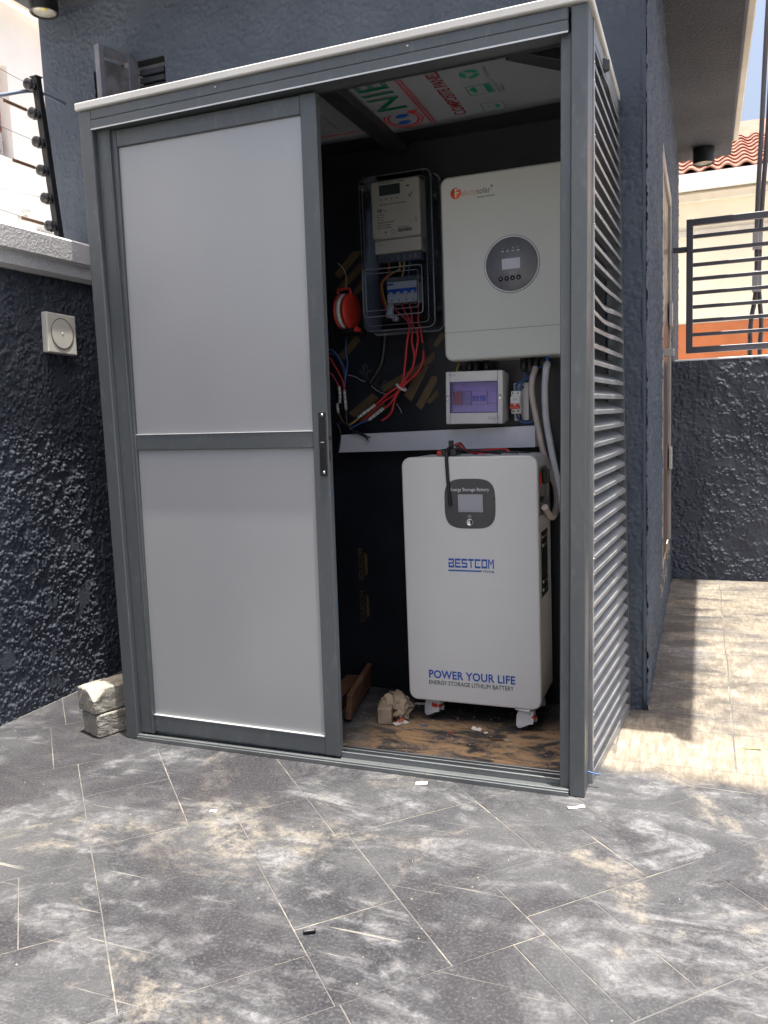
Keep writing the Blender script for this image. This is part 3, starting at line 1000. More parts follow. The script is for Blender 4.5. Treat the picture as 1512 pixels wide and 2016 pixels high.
for k in range(8):
    F.append((k, k + 1, 18 + k + 1, 18 + k))
    F.append((n9 + k + 1, n9 + k, 27 + k, 27 + k + 1))
    F.append((k + 1, k, n9 + k, n9 + k + 1))
tm.add(V, F, False)
tile0 = None
for row in range(9):
    for colm in range(13):
        off = r0 + rd * (row * TL - 0.02) + Vector((1.15 + colm * TW + (random.uniform(-.003, .003)), 0, 0)) + rn * random.uniform(0, 0.004)
        if tile0 is None:
            tile0 = tm.build('roof_tile', TILE, roof)
            tile0.location = off
        else:
            o = tile0.copy()
            COL.objects.link(o)
            o.location = off

for k, (pts, lab) in enumerate((
        ([(2.47, 5, 5.2), (2.415, 5, 4.1), (2.386, 5, 3.28), (2.366, 5, 2.75), (2.362, 5, 2.47), (2.366, 5, 2.12), (2.352, 5, 1.95), (2.325, 5, 1.76), (2.322, 5, 1.40), (2.31, 5.0, 0.0)],
         'left one of the two thick black service cables behind the railing'),
        ([(2.56, 5.03, 5.2), (2.468, 5.03, 4.1), (2.432, 5.03, 3.28), (2.402, 5.03, 2.75), (2.390, 5.03, 2.47), (2.382, 5.03, 2.12), (2.392, 5.03, 1.95), (2.405, 5.03, 1.76), (2.396, 5.03, 1.40), (2.40, 5.03, 0.0)],
         'right one of the two thick black service cables behind the railing'))):
    t = thing('service_cable', (pts[-1][0], pts[-1][1], 0), lab, 'cable', 'service cables behind the railing')
    MB().tube(pts, 0.018, 8, 6).build('cable_sheath', mat('brown_black_cable', (0.055, 0.048, 0.052), 0.5), t)
    for z in (2.45, 2.12):
        MB().box(pts[4][0] - 0.030, pts[4][0] + 0.012, pts[0][1] - 0.05, pts[0][1] + 0.02, z - 0.10, z + 0.06, 0.004).build('clamp', mat('grey_clamp', (0.22, 0.22, 0.23), 0.5), t)

# ------------------------------------------------------------------ the cabinet
H = 2.2
WT, WB, BT, BB, D, YF = 1.684, 1.6525, 1.690, 1.7225, 0.757, 0.100


def wx(z):                       # right front edge leans a little
    return WB + (WT - WB) * z / H


def sx(y, z):                    # right side surface
    f = wx(z)
    bk = BB + (BT - BB) * z / H
    return f + (bk - f) * y / D


cab = thing('equipment_cabinet', (0.85, 0.38, 0), 'grey aluminium equipment cabinet with louvred side and sliding door', 'cabinet')
m = MB()
m.box(-0.001, 0.050, 0.0, 0.10, 0.0, 2.199, 0.003)
m.build('front_post', FRAME, cab)
MB().box(0.0505, 0.100, 0.020, 0.098, 0.020, 2.15, 0.002).build('door_jamb', FRAME, cab)
MB().box(0.1005, 0.106, 0.018, 0.034, 0.020, 2.14, 0.001).build('jamb_lip', FRAME, cab)


def leaning_post(w0, w1, y0, y1, z0, z1, name, mt):
    """bar whose X follows the leaning right edge; w0,w1 = distances in from that edge"""
    V = []
    for z in (z0, z1):
        for (w, y) in ((w0, y0), (w1, y0), (w1, y1), (w0, y1)):
            V.append((wx(z) - w, y, z))
    bm = bmesh.new()
    vs = [bm.verts.new(v) for v in V]
    for f in ((3, 2, 1, 0), (4, 5, 6, 7), (0, 1, 5, 4), (1, 2, 6, 5), (2, 3, 7, 6), (3, 0, 4, 7)):
        bm.faces.new([vs[i] for i in f])
    bmesh.ops.recalc_face_normals(bm, faces=bm.faces[:])
    bmesh.ops.bevel(bm, geom=bm.edges[:], offset=0.0025, segments=1, affect='EDGES')
    return MB().addbm(bm).build(name, mt, cab)


leaning_post(0.0, 0.0445, 0.0, 0.0985, 0.0, 2.199, 'front_post', FRAME)
leaning_post(0.045, 0.0745, 0.014, 0.097, 0.012, 2.14, 'door_jamb', FRAME)
MB().box(0.0505, 1.632, 0.0, 0.068, 2.166, 2.199, 0.0025).build('header_upper', FRAME, cab)
MB().box(0.0505, 1.632, -0.004, 0.068, 2.1335, 2.1645, 0.0025).build('header_lower', FRAME, cab)
MB().box(0.1005, 1.606, 0.0605, 0.066, 2.128, 2.1332).build('header_guide', DARKM, cab)
MB().box(-0.006, 1.695, -0.012, 0.764, 2.2005, 2.2245, 0.003).build('roof_panel', WHITEACP, cab)
BEAD = mat('sunlit_bead_aluminium', (0.62, 0.63, 0.63), 0.3, 0.4, 0.5, 0.05, 8)  # bright metal colour stands in for sun catching these edges
MB().box(0.0510, 1.6315, -0.0062, -0.0042, 2.1315, 2.1360, 0.0004).build('sunlit_header_lip', BEAD, cab)  # pale strip paints the sunlit lower edge of the header
for sx_ in (0.54, 1.18):
    MB().lathe((sx_, -0.0002, 2.186), (0, -1, 0), [(0.0038, 0), (0.0034, 0.0012), (0.0005, 0.0018)], 10).build('screw', STEEL, cab)
# bottom track with three runners
m = MB()
m.box(0.0505, 1.607, 0.002, 0.112, 0.0, 0.010)
m.build('bottom_track', TRACK, cab)
for y0, y1, h in ((0.000, 0.0100, 0.020), (0.0455, 0.0500, 0.030), (0.0760, 0.0800, 0.030), (0.1040, 0.1090, 0.026)):
    MB().box(0.0506, 1.6065, y0 - 0.002, y1, 0.0102, h, 0.0012).build('track_runner', TRACK, cab)
MB().box(0.0506, 1.6065, -0.0075, -0.0025, 0.0, 0.0145, 0.001).build('track_lip', TRACK, cab)
# shell
MB().box(0.002, 0.012, 0.1005, 0.755, 0.0, 2.198).build('left_panel', BLACKB, cab)
back = MB().box(0.013, 1.640, 0.765, 0.773, 0.0, 2.199).build('back_panel', BLACKB, cab)
MB().box(0.850, 0.915, 0.100, 0.760, 2.140, 2.172, 0.002).build('roof_beam', DARKM, cab)
m = MB()                          # right-hand roof beam
m.box(0.0, 0.34, -0.03, 0.03, 2.145, 2.178, 0.002, 1, Matrix.Translation((1.455, 0.105, 0)) @ Matrix.Rotation(math.radians(48), 4, 'Z'))
m.build('roof_beam', DARKM, cab)
MB().box(0.013, 1.600, 0.606, 0.7640, 2.176, 2.1985).build('shade_board', BLACKB, cab)  # black sheet added to stand for the shade behind the ceiling panel
# printed ceiling panel that sags
nx, ny = 26, 12
V, F = [], []


def ceil_z(x, y):
    s = max(0.0, (y - 0.40) / 0.22)
    return 2.188 - 0.006 * (y - 0.10) / 0.5 - 0.015 * s * s * (0.45 + 0.55 * math.cos((x - 1.0) * 2.6)) - 0.004 * math.sin((x - 0.2) * 2.2)


for k in (0, 1):
    for i in range(nx):
        for j in range(ny):
            x = 0.03 + (1.60 - 0.03) * i / (nx - 1)
            y = 0.101 + (0.60 - 0.101) * j / (ny - 1)
            V.append((x, y, ceil_z(x, y) + 0.004 * k))
for i in range(nx - 1):
    for j in range(ny - 1):
        a = i * ny + j
        F.append((a, a + 1, a + ny + 1, a + ny))
        a += nx * ny
        F.append((a, a + ny, a + ny + 1, a + 1))
for i in range(nx - 1):
    a = i * ny + ny - 1
    F.append((a, a + nx * ny, a + nx * ny + ny, a + ny))
ceil = MB().add(V, F, True).build('ceiling_panel', CEILM, cab)


def on_ceiling(o):
    b = BASE[o.name]
    for v in o.data.vertices:
        w = v.co + b
        v.co.z = ceil_z(w.x, w.y) - 0.0016 - b.z + (0.0004 if v.co.z + b.z > 2.0 else 0)


def ctext(body, size, x, y, mt, **kw):
    """print on the ceiling: reads from the back towards the front, tops of letters to the left"""
    o = text(body, size, (x, y, 2.1), (0, -1, 0), (-1, 0, 0), mt, ceil, 'print', **kw)
    on_ceiling(o)


def cmesh(polys, mt):
    b = MB()
    for p in polys:
        b.add([(x, y, 2.1) for x, y in p], [tuple(range(len(p)))])
    o = b.build('print', mt, ceil)
    on_ceiling(o)


def ring_poly(cx, cy, r0, r1, a0, a1, n=22):
    out = []
    for k in range(n):
        a, b = math.radians(a0 + (a1 - a0) * k / n), math.radians(a0 + (a1 - a0) * (k + 1) / n)
        out.append([(cx + r0 * math.cos(a), cy + r0 * math.sin(a)), (cx + r1 * math.cos(a), cy + r1 * math.sin(a)), (cx + r1 * math.cos(b), cy + r1 * math.sin(b)), (cx + r0 * math.cos(b), cy + r0 * math.sin(b))])
    return out


CX, CY = -0.027, 0.098
ctext('COMPOSITE PANEL', 0.060, 1.203, 0.552, REDINK, bold=0.012, fit=0.355)
cmesh([[(1.066, 0.17), (1.072, 0.17), (1.072, 0.575), (1.066, 0.575)]], REDINK)
cmesh([[(1.080, 0.17), (1.085, 0.17), (1.085, 0.575), (1.080, 0.575)]], REDINK)
ctext('NIE', 0.150, 1.030, 0.430, GREENINK, bold=0.012, fit=0.245)
ctext('NIE', 0.150, 1.0302, 0.428, CEILM, bold=-0.022, fit=0.243)
cmesh(ring_poly(0.985 , 0.505, 0.050, 0.058, -60, 235), REDINK)
cmesh(ring_poly(0.985, 0.505, 0.064, 0.070, -40, 215), REDINK)
cmesh([[(1.018, 0.446), (1.058, 0.452), (1.031, 0.482)]], REDINK)
cmesh(ring_poly(0.978, 0.515, 0.004, 0.030, 20, 150, 6), BLUEINK)
cmesh(ring_poly(0.991, 0.500, 0.006, 0.033, 200, 320, 6), BLUEINK)
for a0 in (10, 130, 250):
    cmesh(ring_poly(1.290, 0.262, 0.014, 0.032, a0, a0 + 98, 5), GREENINK)
ctext('RECYCLABLE', 0.012, 1.345, 0.300, GREYINK)


def frame_poly(x0, x1, y0, y1, w):
    return [[(x0, y0), (x1, y0), (x1, y0 + w), (x0, y0 + w)], [(x0, y1 - w), (x1, y1 - w), (x1, y1), (x0, y1)], [(x0, y0 + w), (x0 + w, y0 + w), (x0 + w, y1 - w), (x0, y1 - w)], [(x1 - w, y0 + w), (x1, y0 + w), (x1, y1 - w), (x1 - w, y1 - w)]]


for p_ in frame_poly(1.250, 1.332, 0.350, 0.428, 0.003) + [[(1.310, 0.356), (1.326, 0.356), (1.326, 0.422), (1.310, 0.422)], [(1.256, 0.375), (1.278, 0.360), (1.282, 0.390), (1.272, 0.414), (1.266, 0.396)]]:
    cmesh([p_], GREENINK)
ctext('AVOID SUNLIGHT', 0.012, 1.350, 0.440, GREYINK)
ctext('KEEP DRY', 0.012, 1.366, 0.430, GREYINK)
for p_ in frame_poly(1.262, 1.338, 0.500, 0.570, 0.0025) + [[(1.278, 0.5335), (1.304, 0.5335), (1.304, 0.5365), (1.278, 0.5365)]]:
    cmesh([p_], GREENINK)
cmesh(ring_poly(1.306, 0.535, 0.004, 0.017, -80, 80, 6), GREENINK)
ctext('FRAGILE', 0.012, 1.352, 0.562, GREYINK)
ctext('COMPOSITE PANEL', 0.016, 0.742, 0.50, GREENINK)
cmesh([[(0.60, 0.535), (0.82, 0.535), (0.82, 0.542), (0.60, 0.542)]], REDINK)

# gold and grey brand print on the black back board


def bmesh_print(polys, mt, y=0.7640):
    for p in polys:
        MB().loft([[(x, y, z) for x, z in p], [(x, y + 0.0008, z) for x, z in p]]).build('print', mt, back)


bmesh_print([[(0.760, 1.262), (0.905, 1.330), (0.99, 1.385), (0.99, 1.355), (0.905, 1.300), (0.775, 1.240)],
             [(0.855, 1.222), (0.935, 1.330), (0.965, 1.330), (0.888, 1.196)],
             [(0.905, 1.180), (0.975, 1.290), (0.998, 1.290), (0.998, 1.270), (0.928, 1.160)],
             [(0.95, 1.19), (1.0, 1.24), (1.0, 1.215), (0.965, 1.185)]], GOLD)
bmesh_print([[(0.575, 1.72), (0.66, 1.80), (0.705, 1.80), (0.60, 1.70)], [(0.575, 1.66), (0.69, 1.755), (0.705, 1.73), (0.585, 1.63)], [(0.615, 1.61), (0.70, 1.69), (0.705, 1.66), (0.64, 1.60)], [(0.58, 1.40), (0.66, 1.47), (0.68, 1.45), (0.60, 1.375)]], GOLD)
bmesh_print([[(0.61, 1.16), (0.72, 1.235), (0.75, 1.215), (0.64, 1.14)], [(0.66, 1.13), (0.76, 1.20), (0.78, 1.18), (0.70, 1.125)]], GOLD)
bmesh_print([[(0.985, 1.41), (1.02, 1.46), (1.035, 1.445), (1.0, 1.40)]], GOLD)
text('COM', 0.055, (0.985, 0.7635, 1.445), (0.78, 0, 0.62), (-0.62, 0, 0.78), GREYPR, back, 'print')
text('SOLE', 0.062, (0.662, 0.7635, 1.325), (0.78, 0, -0.62), (0.62, 0, 0.78), GREYPR, back, 'print')
for z in (0.28, 0.46):
    text('SOLECOM', 0.030, (0.648, 0.7635, z), (0, 0, 1), (-1, 0, 0), GOLD, back, 'print', bold=0.01)
    bmesh_print([[(0.655, z + 0.02), (0.668, z + 0.03), (0.668, z + 0.11), (0.655, z + 0.12)]], GOLD)

# right side: stiles, sill and 45 louvre blades
NS, Z0, DZ = 45, 2.1433, 0.0481


def side_bar(y0, y1, z0, z1, thick, name, out=0.0, mt=SLATM):
    V = []
    for z in (z0, z1):
        for (y, d) in ((y0, out), (y1, out), (y1, -thick), (y0, -thick)):
            V.append((sx(y, z) + d, y, z))
    return MB().add(V, [(3, 2, 1, 0), (4, 5, 6, 7), (0, 1, 5, 4), (1, 2, 6, 5), (2, 3, 7, 6), (3, 0, 4, 7)]).build(name, mt, cab)


side_bar(0.0990, 0.118, 0.0, 2.199, 0.035, 'side_stile', 0.002)
side_bar(D - 0.014, D, 0.0, 2.199, 0.050, 'side_stile', 0.002, FRAME)
side_bar(0.1185, D - 0.0145, 0.0, 0.030, 0.040, 'side_sill', 0.0)
side_bar(0.1185, D - 0.0145, 2.155, 2.198, 0.030, 'side_head', -0.001)
NY = 15
for i in range(NS):
    zc = Z0 - DZ * i
    V = []
    j1, j2 = random.uniform(-.0010, .0010), random.uniform(-.0010, .0010)
    tilt = random.uniform(-0.03, 0.03)
    bow = random.uniform(-.0007, .0007)
    for k in range(NY):
        f = k / (NY - 1)
        y = 0.1190 + (D - 0.0150 - 0.1190) * f
        z = zc + j1 * (1 - f) + j2 * f + bow * math.sin(math.pi * f)
        push = 0.0
        if i in (13, 14, 15, 16):       # dented blades
            s = {13: 0.008, 14: 0.020, 15: 0.014, 16: 0.006}[i]
            pk = 0.30 if i < 16 else 0.80
            bump_ = math.exp(-((f - pk) / (0.20 if f < pk else 0.42)) ** 2)
            z -= s * bump_ * (1 if i < 16 else -0.6)
            push = 0.004 * bump_
        if i == 0:
            z += 0.010 * math.exp(-((f - 0.55) / 0.12) ** 2)
        x = sx(y, z) + push
        c, s_ = math.cos(0.54 + tilt), math.sin(0.54 + tilt)
        lip = 0.0120
        prof = [(0.0, 0.0), (0.0, -lip), (-0.0012, -lip), (-0.0012, -0.0012), (-0.052 * c / 0.86, 0.052 * s_ / 0.86 - 0.0014), (-0.052 * c / 0.86, 0.052 * s_ / 0.86)]
        V += [(x + p[0], y, z + p[1]) for p in prof]
    F = []
    for k in range(NY - 1):
        for q in range(6):
            r = (q + 1) % 6
            F.append((k * 6 + q, k * 6 + r, (k + 1) * 6 + r, (k + 1) * 6 + q))
    F += [(5, 4, 3, 2, 1, 0), tuple((NY - 1) * 6 + q for q in range(6))]
    MB().add(V, F).build('louvre_blade', SLATM, cab)
# rivets along the stiles
for i in range(NS):
    zc = Z0 - DZ * i
    for y in (0.1165, D - 0.010):
        MB().cyl((sx(y, zc) + 0.0015, y, zc - 0.004), (1, 0, 0), 0.0022, 0.0014, 0.0016, 6).build('rivet', STEEL, cab)

# ------------------------------------------------------------------ sliding door
door = thing('sliding_door', (0.48, 0.030, 0.022), 'sliding door of two silver panels in grey frame, pushed left', 'door')
lean = Matrix.Translation((0.48, 0.03, 0.02)) @ Matrix.Rotation(0.0098, 4, 'Y') @ Matrix.Translation((-0.48, -0.03, -0.02))
Y0, Y1 = 0.028, 0.058


def dbox(name, mt, x0, x1, y0, y1, z0, z1, bev=0.002, parent=None):
    return MB().box(x0, x1, y0, y1, z0, z1, bev, 1, lean).build(name, mt, parent or door)


dbox('stile', FRAME, 0.072, 0.1045, Y0, Y1, 0.022, 2.128)
dbox('stile', FRAME, 0.7960, 0.8500, Y0, Y1, 0.022, 2.128)
dbox('rail', FRAME, 0.1050, 0.7955, Y0 + 0.001, Y1 - 0.001, 2.072, 2.127)
dbox('rail', FRAME, 0.1050, 0.7955, Y0 + 0.001, Y1 - 0.001, 1.052, 1.104)
dbox('rail', FRAME, 0.1050, 0.7955, Y0 + 0.001, Y1 - 0.001, 0.023, 0.083)
dbox('panel', PANEL, 0.1052, 0.7953, Y0 + 0.010, Y0 + 0.014, 1.1045, 2.0715, 0)
dbox('panel', PANEL, 0.1052, 0.7953, Y0 + 0.010, Y0 + 0.014, 0.0835, 1.0515, 0)
dbox('sunlit_glazing_bead', BEAD, 0.1056, 0.7950, Y0 + 0.0004, Y0 + 0.0096, 1.1044, 1.1072, 0.0006)  # bead coloured bright to paint the sunlit ledge of the middle rail
dbox('sunlit_glazing_bead', BEAD, 0.1056, 0.7950, Y0 + 0.0004, Y0 + 0.0096, 0.0834, 0.0864, 0.0006)  # likewise the sunlit ledge of the bottom rail, painted bright
hd = dbox('handle', BLACKP, 0.8195, 0.8450, Y0 - 0.0035, Y0 - 0.0002, 0.962, 1.166, 0.0015)
dbox('recess', mat('matt_black', (0.004, 0.004, 0.005), 0.7), 0.8245, 0.8400, Y0 - 0.0042, Y0 - 0.0036, 1.075, 1.146, 0, hd)
dbox('slide_latch', BLACKP, 0.8245, 0.8400, Y0 - 0.0075, Y0 - 0.0036, 1.052, 1.072, 0.001, hd)
dbox('latch_mark', WHITEINK, 0.8270, 0.8390, Y0 - 0.0079, Y0 - 0.0076, 1.0685, 1.0697, 0, hd)
dbox('latch_mark', WHITEINK, 0.8260, 0.8400, Y0 - 0.0045, Y0 - 0.0036, 1.0555, 1.0565, 0, hd)
for z in (0.973, 1.156):
    MB().lathe(lean @ Vector((0.8325, Y0 - 0.0030, z)), (0, -1, 0), [(0.0048, 0), (0.0046, 0.0012), (0.0005, 0.0022)], 14).build('screw', STEEL, hd)
for (z, h, w) in ((1.075, 0.012, 0.004), (1.075, 0.012, 0.010), (1.010, 0.030, 0.006)):
    MB().box(0.8500, 0.8506, Y0 + 0.006 + (0.012 if w == 0.010 else 0), Y0 + 0.012 + (0.010 if w == 0.010 else 0.002), z, z + h, 0, 1, lean).build('lock_hole', mat('matt_black', (0.004, 0.004, 0.005), 0.7), door)
for z in (0.21, 0.53, 1.40, 0.90):
    MB().box(0.8500, 0.8505, Y0 + 0.018, Y0 + 0.024, z, z + 0.022, 0, 1, lean).build('film_scrap', BLUEC, door)

# ------------------------------------------------------------------ inside: electricity meter in a clear box
enc = thing('meter_enclosure', (0.89, 0.763, 1.46), 'clear plastic meter box on the black back board', 'meter box')
ex0, ex1, ez0, ez1 = 0.742, 1.040, 1.463, 2.045
MB().rrect(ex0, ex1, ez0, ez1, 0.028, [(0.0, 0.764), (0.0, 0.742)], 6).build('base_tray', BLACKP, enc)
m = MB()      # hollow cover: outer and inner skins
m.rrect(ex0 + 0.004, ex1 - 0.004, ez0 + 0.004, ez1 - 0.004, 0.026, [(0.0, 0.7415), (0.0, 0.650), (0.006, 0.636), (0.012, 0.632)], 6)
m.build('cover', CLEAR, enc)


def rr_tube(x0, x1, z0, z1, r, y, rad, name, mt, parent):
    pts = []
    for cx, cz, a0 in ((x1 - r, z1 - r, 0), (x0 + r, z1 - r, 90), (x0 + r, z0 + r, 180), (x1 - r, z0 + r, 270)):
        for k in range(5):
            a = math.radians(a0 + 90 * k / 4)
            pts.append((cx + r * math.cos(a), y, cz + r * math.sin(a)))
    pts.append(pts[0])
    return MB().tube(pts, rad, 6, 1).build(name, mt, parent)


rr_tube(ex0, ex1, ez0, ez1, 0.028, 0.742, 0.0045, 'cover_rim', CLEAREDGE, enc)
rr_tube(ex0 + 0.006, ex1 - 0.006, ez0 + 0.006, ez1 - 0.006, 0.026, 0.645, 0.0025, 'cover_rim', CLEAREDGE, enc)
rr_tube(ex0 + 0.022, ex1 - 0.026, ez0 + 0.024, ez1 - 0.030, 0.018, 0.634, 0.0018, 'cover_rim', CLEAREDGE, enc)
for z in (1.545, 1.755, 1.965):
    t_ = MB().box(ex1 + 0.003, ex1 + 0.020, 0.735, 0.764, z - 0.012, z + 0.012, 0.003).build('screw_tab', CLEAREDGE, enc)
    MB().cyl((ex1 + 0.0115, 0.735, z), (0, -1, 0), 0.006, 0.005, 0.003, 10).build('screw', STEEL, t_)
lid = MB().rrect(0.762, 1.000, 1.518, 1.693, 0.012, [(0.0, 0.6315), (0.0, 0.610), (0.004, 0.605)], 5).build('breaker_lid', CLEAR, enc)
rr_tube(0.762, 1.000, 1.518, 1.693, 0.012, 0.607, 0.0022, 'lid_rim', CLEAREDGE, lid)
rr_tube(0.775, 0.986, 1.540, 1.676, 0.010, 0.604, 0.0014, 'lid_rim', CLEAREDGE, lid)
MB().box(0.876, 0.896, 0.606, 0.632, 1.496, 1.517, 0.003).build('lid_latch', CLEAREDGE, lid)
MB().cyl((0.886, 0.6055, 1.506), (0, -1, 0), 0.006, 0.005, 0.003, 12).build('latch_screw', STEEL, lid)

mt_ = thing('electricity_meter', (0.882, 0.740, 1.74), 'cream three phase electricity meter with small display inside the clear box', 'meter')
MB().rrect(0.786, 0.981, 1.812, 2.026, 0.010, [(0.0, 0.7405), (0.0, 0.672), (0.004, 0.667)], 4).build('body', CREAM, mt_)
MB().rrect(0.789, 0.978, 1.760, 1.8115, 0.006, [(0.0, 0.7405), (0.0, 0.684), (0.003, 0.680)], 4).build('terminal_cover', CREAM, mt_)
m = MB()
m.box(0.797, 0.972, 0.690, 0.738, 1.728, 1.7595)
m.build('terminal_block', mat('slate_terminal', (0.06, 0.07, 0.10), 0.5), mt_)
for k in range(7):
    MB().box(0.806 + k * 0.0235, 0.815 + k * 0.0235, 0.688, 0.6898, 1.735, 1.752, 0).build('terminal', STEEL, mt_)
sc = MB().box(0.8205, 0.9050, 0.6650, 0.6668, 1.971, 2.009, 0.001).build('display', LCD, mt_)
for z, h in ((2.0165, 0.004),):
    text('ELECTRIC METER', 0.0065, (0.818, 0.6665, z - 0.002), FX, FZ, INK, mt_)
text('3x230/400V', 0.0055, (0.900, 0.6665, 2.0145), FX, FZ, INK, mt_)
for k in range(4):
    MB().add([(0.822 + k * 0.022, 0.6665, 1.955), (0.830 + k * 0.022, 0.6665, 1.955), (0.826 + k * 0.022, 0.6665, 1.961)], [(0, 1, 2)]).build('arrow_mark', INK, mt_)
text('Three Phase Smart Prepayment Meter', 0.0072, (0.818, 0.6664, 1.936), FX, FZ, INK, mt_, xscale=1.0)
text('GB', 0.016, (0.809, 0.6664, 1.912), FX, FZ, mat('violet_print', (0.08, 0.06, 0.20), 0.5), mt_, bold=0.03)
text('CE', 0.008, (0.836, 0.6664, 1.912), FX, FZ, INK, mt_)
for k, s in enumerate(('3x10(100)A', '50Hz  IP54', 'Cl.1  2021', '1000 imp/kWh  IEC62053', 'RS485  RF  IEC62055', '3P4W  STS  IEC62056')):
    text(s, 0.0065, (0.808, 0.6664, 1.900 - k * 0.0098), FX, FZ, INK, mt_)
text('0101 7100 2345 8', 0.0062, (0.889, 0.6664, 1.8475), FX, FZ, INK, mt_)
bx = 0.892
m = MB()
while bx < 0.946:
    w = random.choice((0.0010, 0.0016, 0.0024))
    m.box(bx, bx + w, 0.6662, 0.6668, 1.832, 1.8440)
    bx += w + random.choice((0.0010, 0.0016))
m.build('barcode', INK, mt_)
m = MB()
m.ring((0.873, 0.6668, 1.836), (0, -1, 0), [(0.0070, 0), (0.0085, 0), (0.0085, 0.0004), (0.0070, 0.0004)], 18)
m.build('approval_mark', GREYINK, mt_)
MB().lathe((0.841, 0.6668, 1.836), (0, -1, 0), [(0.0034, 0), (0.0030, 0.001), (0.0005, 0.0012)], 12).build('pulse_led', INK, mt_)
MB().box(0.930, 0.942, 0.6655, 0.6668, 1.993, 1.998, 0.0015).build('optical_port', INK, mt_)
MB().tube([(0.9435, 0.6664, 1.9665), (0.9385, 0.6664, 1.9585), (0.9450, 0.6664, 1.9555), (0.9475, 0.6664, 1.963), (0.954, 0.6664, 1.971)], 0.0014, 6, 5).build('ink_mark', INK, mt_)
text('mH', 0.011, (0.968, 0.6664, 1.862), (0, 0, 1), (-1, 0, 0), INK, mt_)
text('L1', 0.012, (0.808, 0.6796, 1.790), FX, FZ, GREYINK, mt_)

br = thing('circuit_breaker', (0.893, 0.74, 1.57), 'white four pole breaker with blue band behind the clear lid', 'breaker')
MB().box(0.834, 0.955, 0.676, 0.7395, 1.572, 1.652, 0.002).build('body', WHITEP, br)
MB().box(0.835, 0.954, 0.6725, 0.6758, 1.606, 1.624, 0.001).build('blue_band', BLUEP, br)
for k in range(4):
    MB().box(0.846 + k * 0.0295, 0.860 + k * 0.0295, 0.664, 0.6722, 1.600, 1.612, 0.0015).build('toggle', WHITEP, br)
    MB().cyl((0.853 + k * 0.0295, 0.6758, 1.582), (0, -1, 0), 0.003, 0.003, 0.0006, 8).build('screw_hole', INK, br)
MB().box(0.836, 0.862, 0.6752, 0.6759, 1.639, 1.645).build('brand_strip', BLUEINK, br)
MB().box(0.826, 0.963, 0.690, 0.7395, 1.6525, 1.672, 0.003).build('rail_cover', CLEAREDGE, br)

mw = thing('meter_wiring', (0.83, 0.72, 1.56), 'yellow and red leads looping inside the clear meter box', 'wires')
MB().tube([(0.880, 0.70, 1.735), (0.884, 0.69, 1.70), (0.850, 0.69, 1.685), (0.812, 0.69, 1.655), (0.815, 0.69, 1.60), (0.828, 0.70, 1.55)], 0.0032, 7, 6).build('lead', YELLOWC, mw)
MB().tube([(0.840, 0.70, 1.735), (0.838, 0.69, 1.69), (0.806, 0.69, 1.65), (0.806, 0.69, 1.60), (0.822, 0.70, 1.545)], 0.0034, 7, 6).build('lead', REDC, mw)
MB().tube([(0.900, 0.70, 1.735), (0.902, 0.69, 1.70), (0.893, 0.69, 1.672)], 0.0032, 7, 6).build('lead', YELLOWC, mw)
MB().tube([(0.925, 0.70, 1.735), (0.922, 0.69, 1.70), (0.920, 0.69, 1.672)], 0.0032, 7, 6).build('lead', BLUEC, mw)
m = MB()
m.lathe((0.832, 0.700, 1.520), (0.15, 0, 1), [(0.010, 0), (0.016, 0.004), (0.016, 0.016), (0.012, 0.03), (0.011, 0.085)], 14)
m.build('cable_gland', WHITEP, mw)
for k, (x0, x1) in enumerate(((0.850, 0.905), (0.880, 0.915), (0.908, 0.924), (0.940, 0.948))):
    MB().tube([(x0 + 0.005, 0.70, 1.572), (x0 + 0.012, 0.70, 1.545), (x1, 0.70, 1.505), (x1 + 0.003, 0.71, 1.478)], 0.0036, 7, 5).build('lead', REDC, mw)

# ------------------------------------------------------------------ inverter
inv = thing('solar_inverter', (1.30, 0.764, 1.333), 'ivory wall mounted solar inverter with round grey display', 'inverter')
ix0, ix1, iz0, iz1 = 1.081, 1.535, 1.436, 1.985
m = MB()
m.rrect(ix0, ix1, 1.3335, iz1, 0.030, [(0.0, 0.764), (0.0, 0.610), (0.003, 0.603), (0.008, 0.600)], 8, False)
m.build('body', INVW, inv)
MB().box(ix0 + 0.001, ix1 - 0.001, 0.5994, 0.6035, 1.4352, 1.4366).build('seam', mat('dark_seam', (0.16, 0.165, 0.15), 0.6), inv)
ds = MB().lathe((1.338, 0.6002, 1.658), (0, -1, 0), [(0.096, 0), (0.096, 0.0022), (0.0005, 0.0024)], 56).build('display_plate', GREYPLATE, inv)
MB().ring((1.338, 0.6000, 1.658), (0, -1, 0), [(0.0935, 0.0024), (0.0955, 0.0032), (0.0972, 0.0032), (0.0972, 0.0), (0.0935, 0.0)], 56).build('bezel', WHITEP, ds)
MB().ring((1.338, 0.5998, 1.658), (0, -1, 0), [(0.0974, 0), (0.1000, 0), (0.1000, 0.0012), (0.0974, 0.0012)], 56).build('bezel_shadow_gap', GREYINK, ds)
MB().box(1.303, 1.368, 0.5964, 0.5976, 1.641, 1.678, 0.001).build('lcd_window', mat('pale_lcd', (0.52, 0.53, 0.60), 0.25, 0, 0.5, 0.04, 30), ds)
